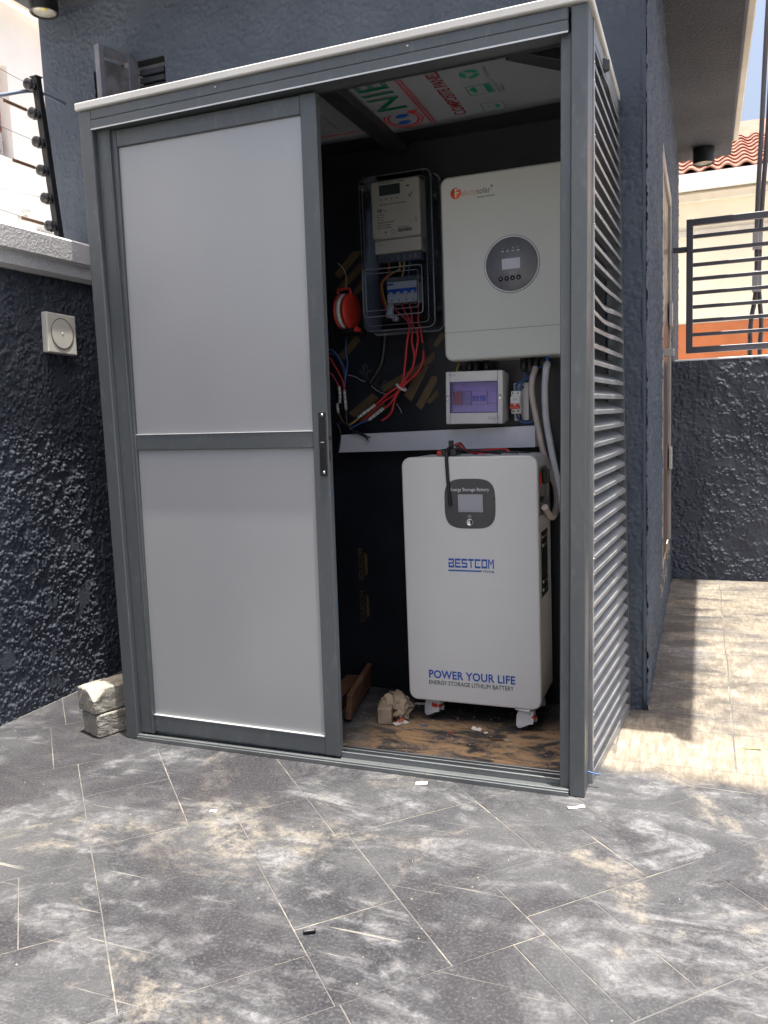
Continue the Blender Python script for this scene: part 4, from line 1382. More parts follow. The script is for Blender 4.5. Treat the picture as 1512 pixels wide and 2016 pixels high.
for k in range(4):
    MB().lathe((1.298 + k * 0.0215, 0.5978, 1.6085 + k * 0.0005), (0, -1, 0), [(0.0082, 0), (0.0080, 0.003), (0.0050, 0.0036), (0.0048, 0.0050), (0.0005, 0.0054)], 18).build('button', BLACKP, ds)
    MB().cyl((1.2985 + k * 0.0215, 0.5924, 1.6090), (0, -1, 0), 0.0022, 0.0018, 0.0006, 8).build('button_cap', WHITEP, ds)
    MB().box(1.302 + k * 0.0185, 1.311 + k * 0.0185, 0.5972, 0.5978, 1.702, 1.7045).build('status_led', WHITEINK, ds)
    text('~-=!'[k], 0.010, (1.304 + k * 0.0185, 0.5974, 1.710), FX, FZ, WHITEINK, ds)
lg = MB().lathe((1.1405, 0.5999, 1.924), (0, -1, 0), [(0.0195, 0), (0.0195, 0.0006), (0.0005, 0.0007)], 32).build('logo_disc', ORANGEINK, inv)
text('F', 0.042, (1.1340, 0.5989, 1.9105), FX, FZ, INVW, lg, bold=0.02)
text('elicity', 0.030, (1.1605, 0.5996, 1.9125), FX, FZ, mat('pale_orange_print', (0.48, 0.24, 0.18), 0.5), inv, xscale=0.80, bold=-0.004)
text('solar', 0.030, (1.2170, 0.5996, 1.9125), FX, FZ, mat('grey_green_print', (0.09, 0.105, 0.10), 0.5), inv, xscale=0.85)
text('®', 0.012, (1.2680, 0.5996, 1.9290), FX, FZ, INK, inv)
text('Energy for better life', 0.0075, (1.2180, 0.5996, 1.899), FX, FZ, INK, inv)
for k, (x, l) in enumerate(((1.150, 0.045), (1.175, 0.05), (1.215, 0.045), (1.355, 0.050), (1.378, 0.06), (1.40, 0.05), (1.425, 0.04))):
    MB().lathe((x, 0.690, 1.333 - l), (0, 0, 1), [(0.008, 0), (0.009, 0.01), (0.012, 0.014), (0.012, l)], 12).build('cable_gland', BLACKP, inv)
cb = MB().tube([(1.150, 0.69, 1.290), (1.147, 0.66, 1.272), (1.128, 0.65, 1.283), (1.120, 0.68, 1.315)], 0.006, 8, 6).build('inverter_lead', BLACKC, None, (1.15, 0.69, 1.29))
tag(cb, 'short black lead curling between inverter and distribution box', 'cable')
cb = MB().tube([(1.172, 0.69, 1.285), (1.160, 0.655, 1.279), (1.135, 0.645, 1.284), (1.108, 0.660, 1.298), (1.110, 0.69, 1.330)], 0.0032, 8, 6).build('earth_lead', YELLOWC, None, (1.16, 0.69, 1.285))
tag(cb, 'thin yellow earth lead above the distribution box', 'cable')
cb = MB().tube([(1.215, 0.69, 1.290), (1.208, 0.665, 1.284), (1.190, 0.66, 1.288), (1.182, 0.69, 1.330)], 0.005, 8, 6).build('inverter_lead', BLACKC, None, (1.21, 0.69, 1.285))
tag(cb, 'small black lead looped over the top edge of the distribution box', 'cable')

# ------------------------------------------------------------------ distribution box
db = thing('distribution_box', (1.177, 0.764, 1.10), 'white distribution box with violet window under the inverter', 'distribution box')
RT = Matrix.Translation((1.177, 0.70, 1.197)) @ Matrix.Rotation(0.022, 4, 'Y') @ Matrix.Translation((-1.177, -0.70, -1.197))


def tb(name, mt, parent, *a, bev=0.0, seg=1):
    return MB().box(*a, bev, seg, RT).build(name, mt, parent)


tb('back_box', WHITEP, db, 1.074, 1.281, 0.690, 0.764, 1.106, 1.290, bev=0.004)
m = MB()
m.box(1.068, 1.0850, 0.640, 0.6895, 1.100, 1.295, 0.004, 2, RT).box(1.2660, 1.286, 0.640, 0.6895, 1.100, 1.295, 0.004, 2, RT)
m.box(1.0852, 1.2658, 0.6402, 0.6894, 1.2560, 1.2948, 0.003, 2, RT).box(1.0852, 1.2658, 0.6402, 0.6894, 1.1002, 1.1420, 0.003, 2, RT)
m.build('cover', DBW, db)
tb('inner_plate', WHITEP, db, 1.0854, 1.2656, 0.672, 0.6890, 1.1425, 1.2555)
tb('isolator', REDP, db, 1.092, 1.126, 0.656, 0.6715, 1.172, 1.222, bev=0.001)
tb('breaker_module', GREYC, db, 1.128, 1.162, 0.658, 0.6715, 1.172, 1.222, bev=0.001)
tb('breaker_module', WHITEP, db, 1.164, 1.222, 0.658, 0.6715, 1.172, 1.222, bev=0.001)
for k in range(2):
    tb('blue_toggle', BLUEP, db, 1.168 + k * 0.028, 1.190 + k * 0.028, 0.652, 0.6578, 1.184, 1.204, bev=0.001)
tb('blank_module', WHITEP, db, 1.226, 1.262, 0.660, 0.6715, 1.176, 1.218, bev=0.002)
tb('window', PURPLE, db, 1.0853, 1.2657, 0.6425, 0.6450, 1.1422, 1.2558)
m = MB()
m.box(1.0845, 1.2665, 0.6388, 0.6410, 1.1415, 1.1445, 0, 1, RT).box(1.0845, 1.2665, 0.6388, 0.6410, 1.2535, 1.2565, 0, 1, RT).box(1.0845, 1.0872, 0.6390, 0.6410, 1.1447, 1.2533, 0, 1, RT).box(1.2638, 1.2665, 0.6390, 0.6410, 1.1447, 1.2533, 0, 1, RT)
m.build('window_edge', mat('deep_violet_edge', (0.06, 0.03, 0.22), 0.3), db)
for x in (1.0765, 1.2760):
    tb('screw', STEEL, db, x - 0.004, x + 0.004, 0.6380, 0.6398, 1.188, 1.200, bev=0.001)
    tb('screw_slot', INK, db, x - 0.0035, x + 0.0035, 0.6385, 0.6399, 1.2035, 1.2065)
text('SingHy', 0.017, RT @ Vector((1.230, 0.6394, 1.116)), FX, FZ, GREYC, db, shear=0.2)
text('POWER', 0.008, RT @ Vector((1.080, 0.6394, 1.279)), FX, FZ, GREYC, db)

# ------------------------------------------------------------------ battery isolator on its rail
iso = thing('battery_isolator', (1.33, 0.764, 1.105), 'small white breaker with red toggle beside the distribution box', 'breaker')
MB().box(1.303, 1.358, 0.752, 0.764, 1.105, 1.247, 0.002).build('mounting_plate', WHITEP, iso)
MB().box(1.304, 1.340, 0.700, 0.7518, 1.132, 1.216, 0.002).build('body', WHITEP, iso)
MB().box(1.303, 1.339, 0.690, 0.6998, 1.150, 1.196, 0.002).build('front', WHITEP, iso)
MB().box(1.302, 1.340, 0.676, 0.6898, 1.150, 1.160, 0.002).build('toggle_bar', REDP, iso)
for x in (1.305, 1.324):
    MB().box(x, x + 0.011, 0.680, 0.6898, 1.1605, 1.170, 0.001).build('toggle', REDP, iso)
    MB().cyl((x + 0.006, 0.6998, 1.141), (0, -1, 0), 0.0035, 0.0035, 0.0006, 8).build('terminal_hole', INK, iso)
    MB().cyl((x + 0.006, 0.6998, 1.208), (0, -1, 0), 0.0030, 0.0030, 0.0006, 8).build('terminal_hole', INK, iso)
text('C63', 0.010, (1.312, 0.6894, 1.182), FX, FZ, GREENINK, iso)
MB().cyl((1.312, 0.7518, 1.238), (0, -1, 0), 0.005, 0.005, 0.001, 10).build('plate_hole', INK, iso)
MB().cyl((1.334, 0.7518, 1.230), (0, -1, 0), 0.008, 0.007, 0.004, 12).build('bolt', BLACKP, iso)
il = thing('isolator_leads', (1.35, 0.74, 1.22), 'blue leads joining the small red toggle breaker', 'wires')
MB().tube([(1.318, 0.73, 1.216), (1.322, 0.725, 1.240), (1.345, 0.72, 1.252), (1.372, 0.70, 1.262), (1.385, 0.69, 1.285)], 0.0042, 8, 6).build('lead', BLUEC, il)
MB().tube([(1.332, 0.73, 1.216), (1.338, 0.725, 1.235), (1.352, 0.72, 1.262), (1.358, 0.70, 1.285)], 0.0042, 8, 6).build('lead', BLUEC, il)
MB().tube([(1.318, 0.73, 1.131), (1.326, 0.725, 1.112), (1.345, 0.72, 1.098), (1.372, 0.72, 1.098), (1.388, 0.71, 1.112)], 0.004, 8, 6).build('lead', BLUEC, il)
MB().tube([(1.330, 0.73, 1.131), (1.336, 0.725, 1.108), (1.345, 0.73, 1.092)], 0.004, 8, 6).build('lead', BLACKC, il)

# ------------------------------------------------------------------ trunking
tr = MB()
tr.prism([(0.586, 1.002), (1.391, 1.006), (1.391, 1.085), (0.604, 1.073)], 'y', 0.700, 0.764)
tr = tr.build('cable_trunking', TRUNK, None, (1.0, 0.764, 1.0))
tag(tr, 'long white cable trunking across the back board above the battery', 'trunking')

# ------------------------------------------------------------------ corrugated conduits


def hose(pts, r, mtl, base, label):
    P = catmull([Vector(p) for p in pts], 40)
    L = [P[0]]
    step = 0.0046
    acc = 0.0
    for a, b in zip(P[:-1], P[1:]):
        d = (b - a).length
        while acc + d >= step:
            f = (step - acc) / d
            a = a.lerp(b, f)
            L.append(a)
            d = (b - a).length
            acc = 0.0
        acc += d
    o = MB().tube(L, r, 10, 1, rfun=lambda i: r if i % 2 else r * 0.74).build('corrugated_conduit', mtl, None, base)
    return tag(o, label, 'conduit', 'corrugated conduits beside the battery')


hose([(1.400, 0.69, 1.300), (1.391, 0.67, 1.258), (1.389, 0.66, 1.213), (1.398, 0.66, 1.145), (1.410, 0.66, 1.084), (1.424, 0.66, 1.007), (1.445, 0.665, 0.93), (1.468, 0.675, 0.86), (1.474, 0.66, 0.795), (1.472, 0.59, 0.762), (1.470, 0.52, 0.775), (1.462, 0.475, 0.81)], 0.0125, HOSEP, (1.40, 0.69, 1.30),
     'pinkish corrugated conduit curling round to the battery side')
hose([(1.446, 0.67, 1.310), (1.444, 0.65, 1.285), (1.440, 0.64, 1.210), (1.443, 0.64, 1.114), (1.454, 0.64, 1.038), (1.466, 0.635, 0.971), (1.482, 0.62, 0.90), (1.497, 0.61, 0.83), (1.506, 0.60, 0.78), (1.508, 0.65, 0.745), (1.505, 0.72, 0.74)], 0.0135, HOSEG, (1.446, 0.67, 1.31),
     'grey corrugated conduit with blue tie nearest the right post')
bt = MB().tube([(1.448, 0.668, 1.296), (1.446, 0.662, 1.345)], 0.007, 8, 1, rfun=lambda i: 0.0085 if i == 0 else 0.004).build('conduit_plug', BLUEP, None, (1.447, 0.665, 1.30))
tag(bt, 'bright blue plug above the grey conduit', 'plug')
bt = MB().tube([(1.404, 0.680, 1.296), (1.43, 0.66, 1.297), (1.448, 0.652, 1.299)], 0.0016, 6, 3).build('cable_tie', BLUEP, None, (1.42, 0.66, 1.297))
tag(bt, 'thin blue tie joining the two corrugated conduits', 'cable tie')

# ------------------------------------------------------------------ storage battery on castors
bat = thing('storage_battery', (1.20, 0.56, 0), 'tall white storage battery on castors with black display panel', 'battery')
BX0, BX1, BZ0, BZ1 = 0.953, 1.447, 0.086, 0.990
BR = Matrix.Rotation(-0.010, 4, 'Y')
m = MB()
m.rrect(BX0, BX1, BZ0, BZ1, 0.034, [(0.0, 0.458), (0.0, 0.447), (0.002, 0.442), (0.006, 0.440)], 10)
m.build('front_panel', BATT, bat)
m = MB()
m.rrect(BX0 + 0.003, BX1 - 0.003, BZ0 + 0.003, BZ1 - 0.003, 0.032, [(0.0, 0.690), (0.0, 0.4605)], 10)
m.build('body', BATTSHADE, bat)
MB().rrect(BX0 + 0.002, BX1 - 0.002, BZ0 + 0.002, BZ1 - 0.002, 0.033, [(0.003, 0.4604), (0.003, 0.4582)], 10).build('shadow_gap', GREYINK, bat)
dp = MB()


def squircle(cx, cz, a, b, n, e=3.6):
    out = []
    for k in range(n):
        t = 2 * math.pi * k / n
        c, s = math.cos(t), math.sin(t)
        out.append((cx + a * math.copysign(abs(c) ** (2 / e), c), cz + b * math.copysign(abs(s) ** (2 / e), s)))
    return out


dp.loft([[(x, y, z) for x, z in squircle(1.206, 0.823, 0.0925 - i, 0.0885 - i, 56)] for i, y in ((0, 0.4402), (0, 0.4386), (0.0012, 0.4380))])
dpo = dp.build('display_panel', SLATEP, bat)
text('Energy Storage Battery', 0.0165, (1.206, 0.4376, 0.868), FX, FZ, WHITEINK, dpo, align='CENTER', fit=0.142)
MB().box(1.164, 1.254, 0.4366, 0.4379, 0.793, 0.856, 0.0008).build('screen_frame', GREYC, dpo)
MB().box(1.1655, 1.2525, 0.4361, 0.4365, 0.7945, 0.8545).build('screen', SCREEN, dpo)
MB().lathe((1.2045, 0.4379, 0.757), (0, -1, 0), [(0.0125, 0), (0.0125, 0.002), (0.0100, 0.0032), (0.0098, 0.0020), (0.0005, 0.0034)], 28).build('power_button', STEEL, dpo)
b = MB()
b.tube([(1.2045 + 0.0055 * math.sin(math.radians(a)), 0.4377, 0.7785 + 0.0048 * math.cos(math.radians(a))) for a in range(35, 326, 29)], 0.0006, 5, 1)
b.tube([(1.2045, 0.4377, 0.7788), (1.2045, 0.4377, 0.7845)], 0.0006, 5, 1)
b.build('power_symbol', WHITEINK, dpo)
LET = {   # square technical capitals: strokes x0, x1, z0, z1 in letter units, plus slanted ones
    'B': [(0, 1, .79, 1), (0, .9, .42, .58), (0, 1, 0, .21), (0, .2, .21, .42), (.8, 1, .21, .42), (.8, 1, .58, .79)],
    'E': [(0, 1, .79, 1), (0, .9, .42, .58), (0, 1, 0, .21), (0, .2, .21, .42), (0, .2, .58, .79)],
    'S': [(0, 1, .79, 1), (0, 1, .42, .58), (0, 1, 0, .21), (0, .2, .58, .79), (.8, 1, .21, .42)],
    'T': [(0, 1, .79, 1), (.4, .6, 0, .79)],
    'C': [(0, 1, .79, 1), (0, 1, 0, .21), (0, .2, .21, .79), (.50, .62, .44, .56)],
    'O': [(0, 1, .79, 1), (0, 1, 0, .21), (0, .2, .21, .79), (.8, 1, .21, .79)],
    'M': [(0, .2, 0, 1), (.8, 1, 0, 1), 'M']}
x_ = 1.1215
for ch_ in 'BESTCOM':
    w_, h_ = 0.0208, 0.033
    lm = MB()
    for st in LET[ch_]:
        if st == 'M':
            q_ = [(.2, 1), (.2, .78), (.5, .34), (.8, .78), (.8, 1), (.5, .60)]
            lm.loft([[(x_ + a_ * w_, y_, 0.592 + b_ * h_) for a_, b_ in q_] for y_ in (0.4398, 0.4393)])
        else:
            lm.box(x_ + st[0] * w_, x_ + st[1] * w_, 0.4393, 0.4398, 0.592 + st[2] * h_, 0.592 + st[3] * h_)
    lm.build('letter', BLUEINK, bat)
    x_ += w_ + 0.0035
MB().box(1.120, 1.243, 0.4393, 0.4399, 0.5790, 0.5840).build('logo_bar', BLUEINK, bat)
MB().box(1.281, 1.288, 0.4393, 0.4399, 0.5775, 0.5825).build('logo_bar', BLUEINK, bat)
text('TECH', 0.0115, (1.247, 0.4394, 0.5775), FX, FZ, INK, bat, spacing=1.15)
text('POWER YOUR LIFE', 0.0415, (1.032, 0.4394, 0.1765), FX, FZ, BLUEINK, bat, bold=0.020, spacing=1.04, fit=0.322)
text('ENERGY STORAGE LITHIUM BATTERY', 0.0225, (1.032, 0.4394, 0.1515), FX, FZ, INK, bat, bold=0.0, fit=0.316)
# sockets and vents on the right side
xs = BX1 - 0.003
rc = MB().box(xs - 0.001, xs + 0.0008, 0.475, 0.620, 0.775, 0.945, 0).build('socket_bay', GREYINK, bat)
MB().box(xs + 0.001, xs + 0.020, 0.520, 0.590, 0.885, 0.935, 0.004).build('plug', BLACKP, bat)
MB().box(xs + 0.001, xs + 0.006, 0.484, 0.500, 0.880, 0.925, 0.002).build('plug', REDP, bat)
MB().box(xs + 0.001, xs + 0.012, 0.490, 0.520, 0.822, 0.842, 0.003).build('plug', BLACKP, bat)
MB().box(xs - 0.001, xs + 0.0008, 0.500, 0.620, 0.480, 0.715, 0).build('port_panel', BLACKP, bat)
for z in (0.50, 0.53, 0.66, 0.69):
    MB().box(xs + 0.001, xs + 0.004, 0.515, 0.605, z, z + 0.012, 0.001).build('port', STEEL, bat)


def castor(x, y, yaw, front):
    M_ = Matrix.Translation((x, y, 0)) @ Matrix.Rotation(yaw, 4, 'Z')
    c = MB()
    c.box(-0.028, 0.028, -0.028, 0.028, 0.0790, 0.0860, 0.001, 1, M_)
    bm = bmesh.new()
    prof = [(-0.030, 0.020), (-0.024, 0.010), (-0.012, 0.012), (0.020, 0.030), (0.036, 0.034), (0.038, 0.048), (0.024, 0.066), (0.016, 0.0785), (-0.018, 0.0785), (-0.028, 0.055)]
    c2 = MB().prism(prof, 'y', -0.0175, -0.0125)
    c3 = MB().prism(prof, 'y', 0.0125, 0.0175)
    for cc in (c2, c3):
        c.add([M_ @ Vector(v) for v in cc.v], cc.f)
    c.box(-0.014, 0.034, -0.0124, 0.0124, 0.058, 0.078, 0.003, 1, M_)
    o = c.build('castor', WHITEP, bat)
    MB().lathe(M_ @ Vector((-0.010, -0.0115, 0.028)), (M_.to_3x3() @ Vector((0, 1, 0))), [(0.024, 0), (0.0275, 0.003), (0.0275, 0.020), (0.024, 0.023)], 24).build('wheel', BLACKP, o)
    MB().cyl(M_ @ Vector((-0.014, -0.0176, 0.024)), M_.to_3x3() @ Vector((0, -1, 0)), 0.007, 0.006, 0.003, 12).build('axle_cap', WHITEP, o)
    if front:
        MB().box(0.010, 0.040, -0.012, 0.012, 0.050, 0.057, 0.002, 1, M_).build('brake_pedal', REDP, o)
        MB().box(0.006, 0.032, -0.0190, -0.0178, 0.050, 0.066, 0.0005, 1, M_).build('brake_tab', REDP if x < 1.2 else WHITEP, o)
    bm.free()


castor(1.028, 0.498, -0.35, True)
castor(1.385, 0.468, -0.25, True)
castor(1.028, 0.650, 0.6, False)
castor(1.385, 0.650, 0.2, False)

# tester with leads lying on top of the battery, one strap hanging down
ts = thing('cable_tester', (1.13, 0.50, 0.990), 'black tester with red plug lying on top of the battery', 'tester')
MB().rrect(1.098, 1.158, 0.9915, 1.017, 0.008, [(0.003, 0.530), (0.0, 0.526), (0.0, 0.464), (0.003, 0.460)], 4).build('body', BLACKP, ts)
MB().box(1.078, 1.0975, 0.475, 0.510, 0.9915, 1.010, 0.003).build('red_plug', REDP, ts)
MB().box(1.122, 1.136, 0.478, 0.500, 1.0172, 1.046, 0.002).build('stud', BLACKP, ts)
MB().tube([(1.128, 0.470, 1.020), (1.126, 0.450, 1.012), (1.127, 0.4345, 0.985), (1.129, 0.4335, 0.92), (1.133, 0.4335, 0.86), (1.136, 0.4335, 0.815)], 0.0055, 6, 6, rfun=lambda i: 0.0062).build('hanging_strap', BLACKP, ts)
for k in range(7):
    a = random.uniform(-.02, .02)
    b_ = random.uniform(-.015, .02)
    e = 1.20 + 0.030 * k
    MB().tube([(1.140, 0.49, 1.030), (1.160, 0.50 + a, 1.034 - 0.004 * k), (1.180, 0.51 + a, 1.006), (1.20 + b_, 0.52 + b_, 0.997 + 0.002 * k), (e, 0.51 + a * 1.5, 0.996 + (0.014 if k == 4 else 0.001 * (k % 3))), (e + 0.02, 0.505 + a, 0.9945)], 0.0028, 6, 6).build('lead', REDC if k in (1, 4) else BLACKC, ts)

# ------------------------------------------------------------------ red cables and other wiring on the back board
rw = thing('red_cable_bundle', (0.86, 0.72, 1.25), 'red cables tied with a white strap below the clear meter box', 'cables')
R1 = [(0.91, 0.71, 1.478), (0.896, 0.71, 1.42), (0.887, 0.71, 1.354), (0.875, 0.71, 1.285), (0.862, 0.71, 1.261), (0.811, 0.71, 1.231), (0.755, 0.71, 1.187)]
R2 = [(0.919, 0.715, 1.478), (0.915, 0.715, 1.422), (0.923, 0.715, 1.37), (0.912, 0.715, 1.322), (0.88, 0.715, 1.281), (0.864, 0.715, 1.257), (0.844, 0.715, 1.23), (0.816, 0.715, 1.192), (0.788, 0.715, 1.172)]
R3 = [(0.931, 0.72, 1.477), (0.938, 0.722, 1.439), (0.923, 0.726, 1.37), (0.91, 0.726, 1.329), (0.886, 0.726, 1.292), (0.868, 0.722, 1.257), (0.838, 0.72, 1.216), (0.82, 0.72, 1.163), (0.8, 0.72, 1.139), (0.774, 0.72, 1.124)]
R4 = [(0.951, 0.72, 1.486), (0.953, 0.72, 1.450), (0.957, 0.72, 1.415), (0.959, 0.72, 1.39), (0.956, 0.72, 1.351), (0.932, 0.722, 1.307), (0.886, 0.724, 1.271), (0.868, 0.714, 1.25), (0.846, 0.722, 1.233), (0.775, 0.726, 1.194), (0.706, 0.726, 1.139), (0.677, 0.726, 1.118)]
for P in (R1, R2, R3, R4):
    MB().tube(P, 0.0042, 8, 8).build('cable', REDC, rw)
MB().tube([(0.9565, 0.72, 1.417), (0.9595, 0.72, 1.389)], 0.0047, 8, 1).build('tape_wrap', BLACKC, rw)
MB().tube([(0.848, 0.708, 1.262), (0.862, 0.703, 1.250), (0.878, 0.708, 1.240), (0.880, 0.722, 1.243), (0.862, 0.733, 1.254), (0.848, 0.725, 1.263), (0.848, 0.708, 1.262)], 0.0048, 6, 5).build('tie_strap', TAPE, rw)


def taped(pts, r, par):
    MB().tube(pts, r, 8, 10, rfun=lambda i: r * (1.0 + 0.13 * math.sin(i * 2.1))).build('taped_joint', TAPE, par)
    P = catmull([Vector(p) for p in pts], 10)
    for k in range(2, len(P) - 1, 4):
        d = (P[k + 1] - P[k]).normalized()
        MB().tube([P[k] - d * 0.0009, P[k] + d * 0.0009], r * 1.13, 8, 1).build('thread_wrap', BLACKC, par)


taped([(0.753, 0.71, 1.187), (0.715, 0.71, 1.164), (0.677, 0.71, 1.14)], 0.0065, rw)
taped([(0.786, 0.715, 1.172), (0.752, 0.715, 1.15), (0.72, 0.715, 1.129)], 0.0065, rw)
MB().tube([(0.677, 0.71, 1.14), (0.654, 0.71, 1.126), (0.631, 0.71, 1.112)], 0.004, 8, 5).build('cable', BROWNC, rw)
MB().tube([(0.72, 0.715, 1.129), (0.679, 0.715, 1.116), (0.638, 0.715, 1.097)], 0.004, 8, 5).build('cable', BLUEC, rw)
MB().tube([(0.682, 0.706, 1.138), (0.660, 0.704, 1.122), (0.633, 0.704, 1.108)], 0.0026, 8, 5).build('cable', YELLOWC, rw)

lw = thing('supply_wire_bundle', (0.60, 0.72, 1.25), 'blue and red supply wires with taped ends beside the door edge', 'wires')
MB().tube([(0.52, 0.715, 1.42), (0.565, 0.715, 1.416), (0.581, 0.715, 1.409), (0.604, 0.715, 1.382), (0.624, 0.715, 1.338), (0.628, 0.715, 1.312), (0.62, 0.715, 1.262)], 0.0028, 7, 6).build('wire', BLUEC, lw)
MB().tube([(0.52, 0.72, 1.402), (0.575, 0.72, 1.400), (0.598, 0.72, 1.376), (0.616, 0.72, 1.335), (0.620, 0.72, 1.300), (0.614, 0.72, 1.262)], 0.0026, 7, 6).build('wire', mat('violet_cable', (0.08, 0.05, 0.16), 0.45), lw)
MB().tube([(0.635, 0.735, 1.47), (0.635, 0.72, 1.455), (0.631, 0.72, 1.406), (0.636, 0.72, 1.359), (0.628, 0.72, 1.316), (0.619, 0.72, 1.28)], 0.0026, 7, 6).build('wire', BLUEC, lw)
MB().tube([(0.53, 0.71, 1.40), (0.566, 0.71, 1.381), (0.577, 0.71, 1.362), (0.599, 0.71, 1.325), (0.617, 0.71, 1.284), (0.622, 0.71, 1.251)], 0.0032, 7, 6).build('wire', REDC, lw)
MB().tube([(0.53, 0.715, 1.335), (0.56, 0.715, 1.323), (0.572, 0.715, 1.312), (0.596, 0.715, 1.269)], 0.0030, 7, 6).build('wire', REDC, lw)
taped([(0.596, 0.715, 1.269), (0.599, 0.715, 1.234), (0.596, 0.715, 1.201)], 0.006, lw)
taped([(0.621, 0.71, 1.253), (0.623, 0.71, 1.215), (0.625, 0.71, 1.174)], 0.006, lw)
taped([(0.585, 0.715, 1.202), (0.586, 0.715, 1.183), (0.588, 0.715, 1.161)], 0.0055, lw)
MB().tube([(0.588, 0.715, 1.161), (0.604, 0.715, 1.131), (0.623, 0.715, 1.11)], 0.0034, 7, 5).build('wire', BROWNC, lw)
MB().tube([(0.625, 0.71, 1.174), (0.625, 0.71, 1.142), (0.627, 0.71, 1.11)], 0.0034, 7, 5).build('wire', BROWNC, lw)

bk = thing('black_lead_end', (0.65, 0.70, 1.08), 'frayed black lead lying on the left end of the trunking', 'cable')
MB().tube([(0.60, 0.69, 1.125), (0.636, 0.69, 1.111), (0.657, 0.69, 1.088), (0.688, 0.69, 1.078), (0.707, 0.69, 1.069), (0.72, 0.688, 1.063)], 0.0055, 8, 6).build('sheath', BLACKC, bk)
for e in ((0.738, 0.684, 1.057), (0.730, 0.680, 1.046), (0.724, 0.682, 1.050), (0.736, 0.69, 1.064)):
    MB().tube([(0.712, 0.688, 1.066), (0.720, 0.684, 1.060), e], 0.0018, 6, 4).build('strand', BLACKC, bk)
MB().tube([(0.595, 0.68, 1.121), (0.608, 0.68, 1.092), (0.608, 0.68, 1.063), (0.598, 0.68, 1.015), (0.58, 0.69, 0.98)], 0.004, 8, 6).build('sheath', BLACKC, bk)
for pts, lab in (([(0.62, 0.755, 1.315), (0.657, 0.752, 1.304), (0.677, 0.752, 1.291), (0.696, 0.756, 1.284)], 'thin grey wire beside the taped supply wires'),
                 ([(0.721, 0.755, 1.265), (0.746, 0.752, 1.246), (0.765, 0.752, 1.236), (0.786, 0.756, 1.228)], 'thin grey wire crossing behind the red cables'),
                 ([(0.827, 0.755, 1.19), (0.842, 0.752, 1.169), (0.847, 0.756, 1.151)], 'short grey wire below the white cable strap')):
    tag(MB().tube(pts, 0.0013, 6, 6).build('loose_wire', GREYC, None, pts[0]), lab, 'wire', 'loose grey wires on the back board')
tag(MB().tube([(0.792, 0.75, 1.480), (0.784, 0.75, 1.415), (0.77, 0.75, 1.352), (0.745, 0.75, 1.314), (0.716, 0.75, 1.276)], 0.010, 10, 8).build('supply_cable', BLACKC, None, (0.78, 0.75, 1.40)),
    'thick black cable curving down from the meter box', 'cable')
tag(MB().tube([(0.60, 0.75, 1.76), (0.625, 0.745, 1.735), (0.640, 0.735, 1.70), (0.640, 0.725, 1.655)], 0.0017, 6, 6).build('reel_lead', GREYC, None, (0.64, 0.73, 1.66)),
    'thin grey lead running up from the red reel', 'wire')

# red cable reel
re_ = thing('red_reel', (0.665, 0.70, 1.49), 'red plastic reel with cream band left of the meter box', 'reel')
ax = Vector((1.0, -0.10, -0.03)).normalized()
rc_ = Vector((0.666, 0.690, 1.558))
for o_, w_ in ((-0.036, 0.012), (-0.001, 0.018)):
    MB().lathe(rc_ + ax * o_, ax, [(0.050, 0), (0.067, 0.001), (0.070, 0.003), (0.070, w_ - 0.004), (0.066, w_), (0.030, w_ - 0.004), (0.006, w_ - 0.004)], 32).build('flange', REDP, re_)
MB().lathe(rc_ + ax * -0.024, ax, [(0.0685, 0), (0.0685, 0.017)], 32).build('cream_band', PAPER, re_)
MB().lathe(rc_ + ax * -0.007, ax, [(0.060, 0), (0.060, 0.006)], 24).build('gap_ring', BLACKP, re_)
m = MB()
m.tube([rc_ + Vector((-0.032, -0.02, 0.06)), rc_ + Vector((-0.034, -0.02, 0.082)), rc_ + Vector((0.018, -0.03, 0.082)), rc_ + Vector((0.020, -0.03, 0.06))], 0.005, 6, 3)
m.build('handle', REDP, re_)
MB().box(0.640, 0.712, 0.655, 0.764, 1.470, 1.488, 0.003).build('foot', BLACKP, re_)
MB().box(0.700, 0.716, 0.650, 0.690, 1.474, 1.492, 0.002).build('red_clip', REDP, re_)

# ------------------------------------------------------------------ rubbish on the cabinet floor
pk = MB()
for (x0, y0, x1, y1, z0, h, w) in ((0.735, 0.355, 0.660, 0.74, 0.012, 0.10, 0.022), ):
    d = Vector((x1 - x0, y1 - y0, 0))
    M_ = Matrix.Translation((x0, y0, z0)) @ Matrix.Rotation(math.atan2(d.y, d.x), 4, 'Z') @ Matrix.Rotation(0.10, 4, 'X')
    pk.box(0, d.length, -w / 2, w / 2, 0, h, 0.003, 1, M_)
pko = pk.build('wood_plank', WOOD, None, (0.70, 0.45, 0.0))
tag(pko, 'reddish brown plank on edge behind the sliding door', 'plank')
M_ = Matrix.Translation((0.640, 0.42, 0.002)) @ Matrix.Rotation(1.72, 4, 'Z')
tag(MB().box(0, 0.32, -0.03, 0.03, 0, 0.055, 0.003, 1, M_).build('wood_plank', WOOD, None, (0.60, 0.45, 0.0)), 'short dark wood offcut lying beside the taller plank', 'plank')

cbx = thing('crushed_carton', (0.865, 0.45, 0), 'crushed brown cardboard carton beside the battery castor', 'carton')
random.seed(21)


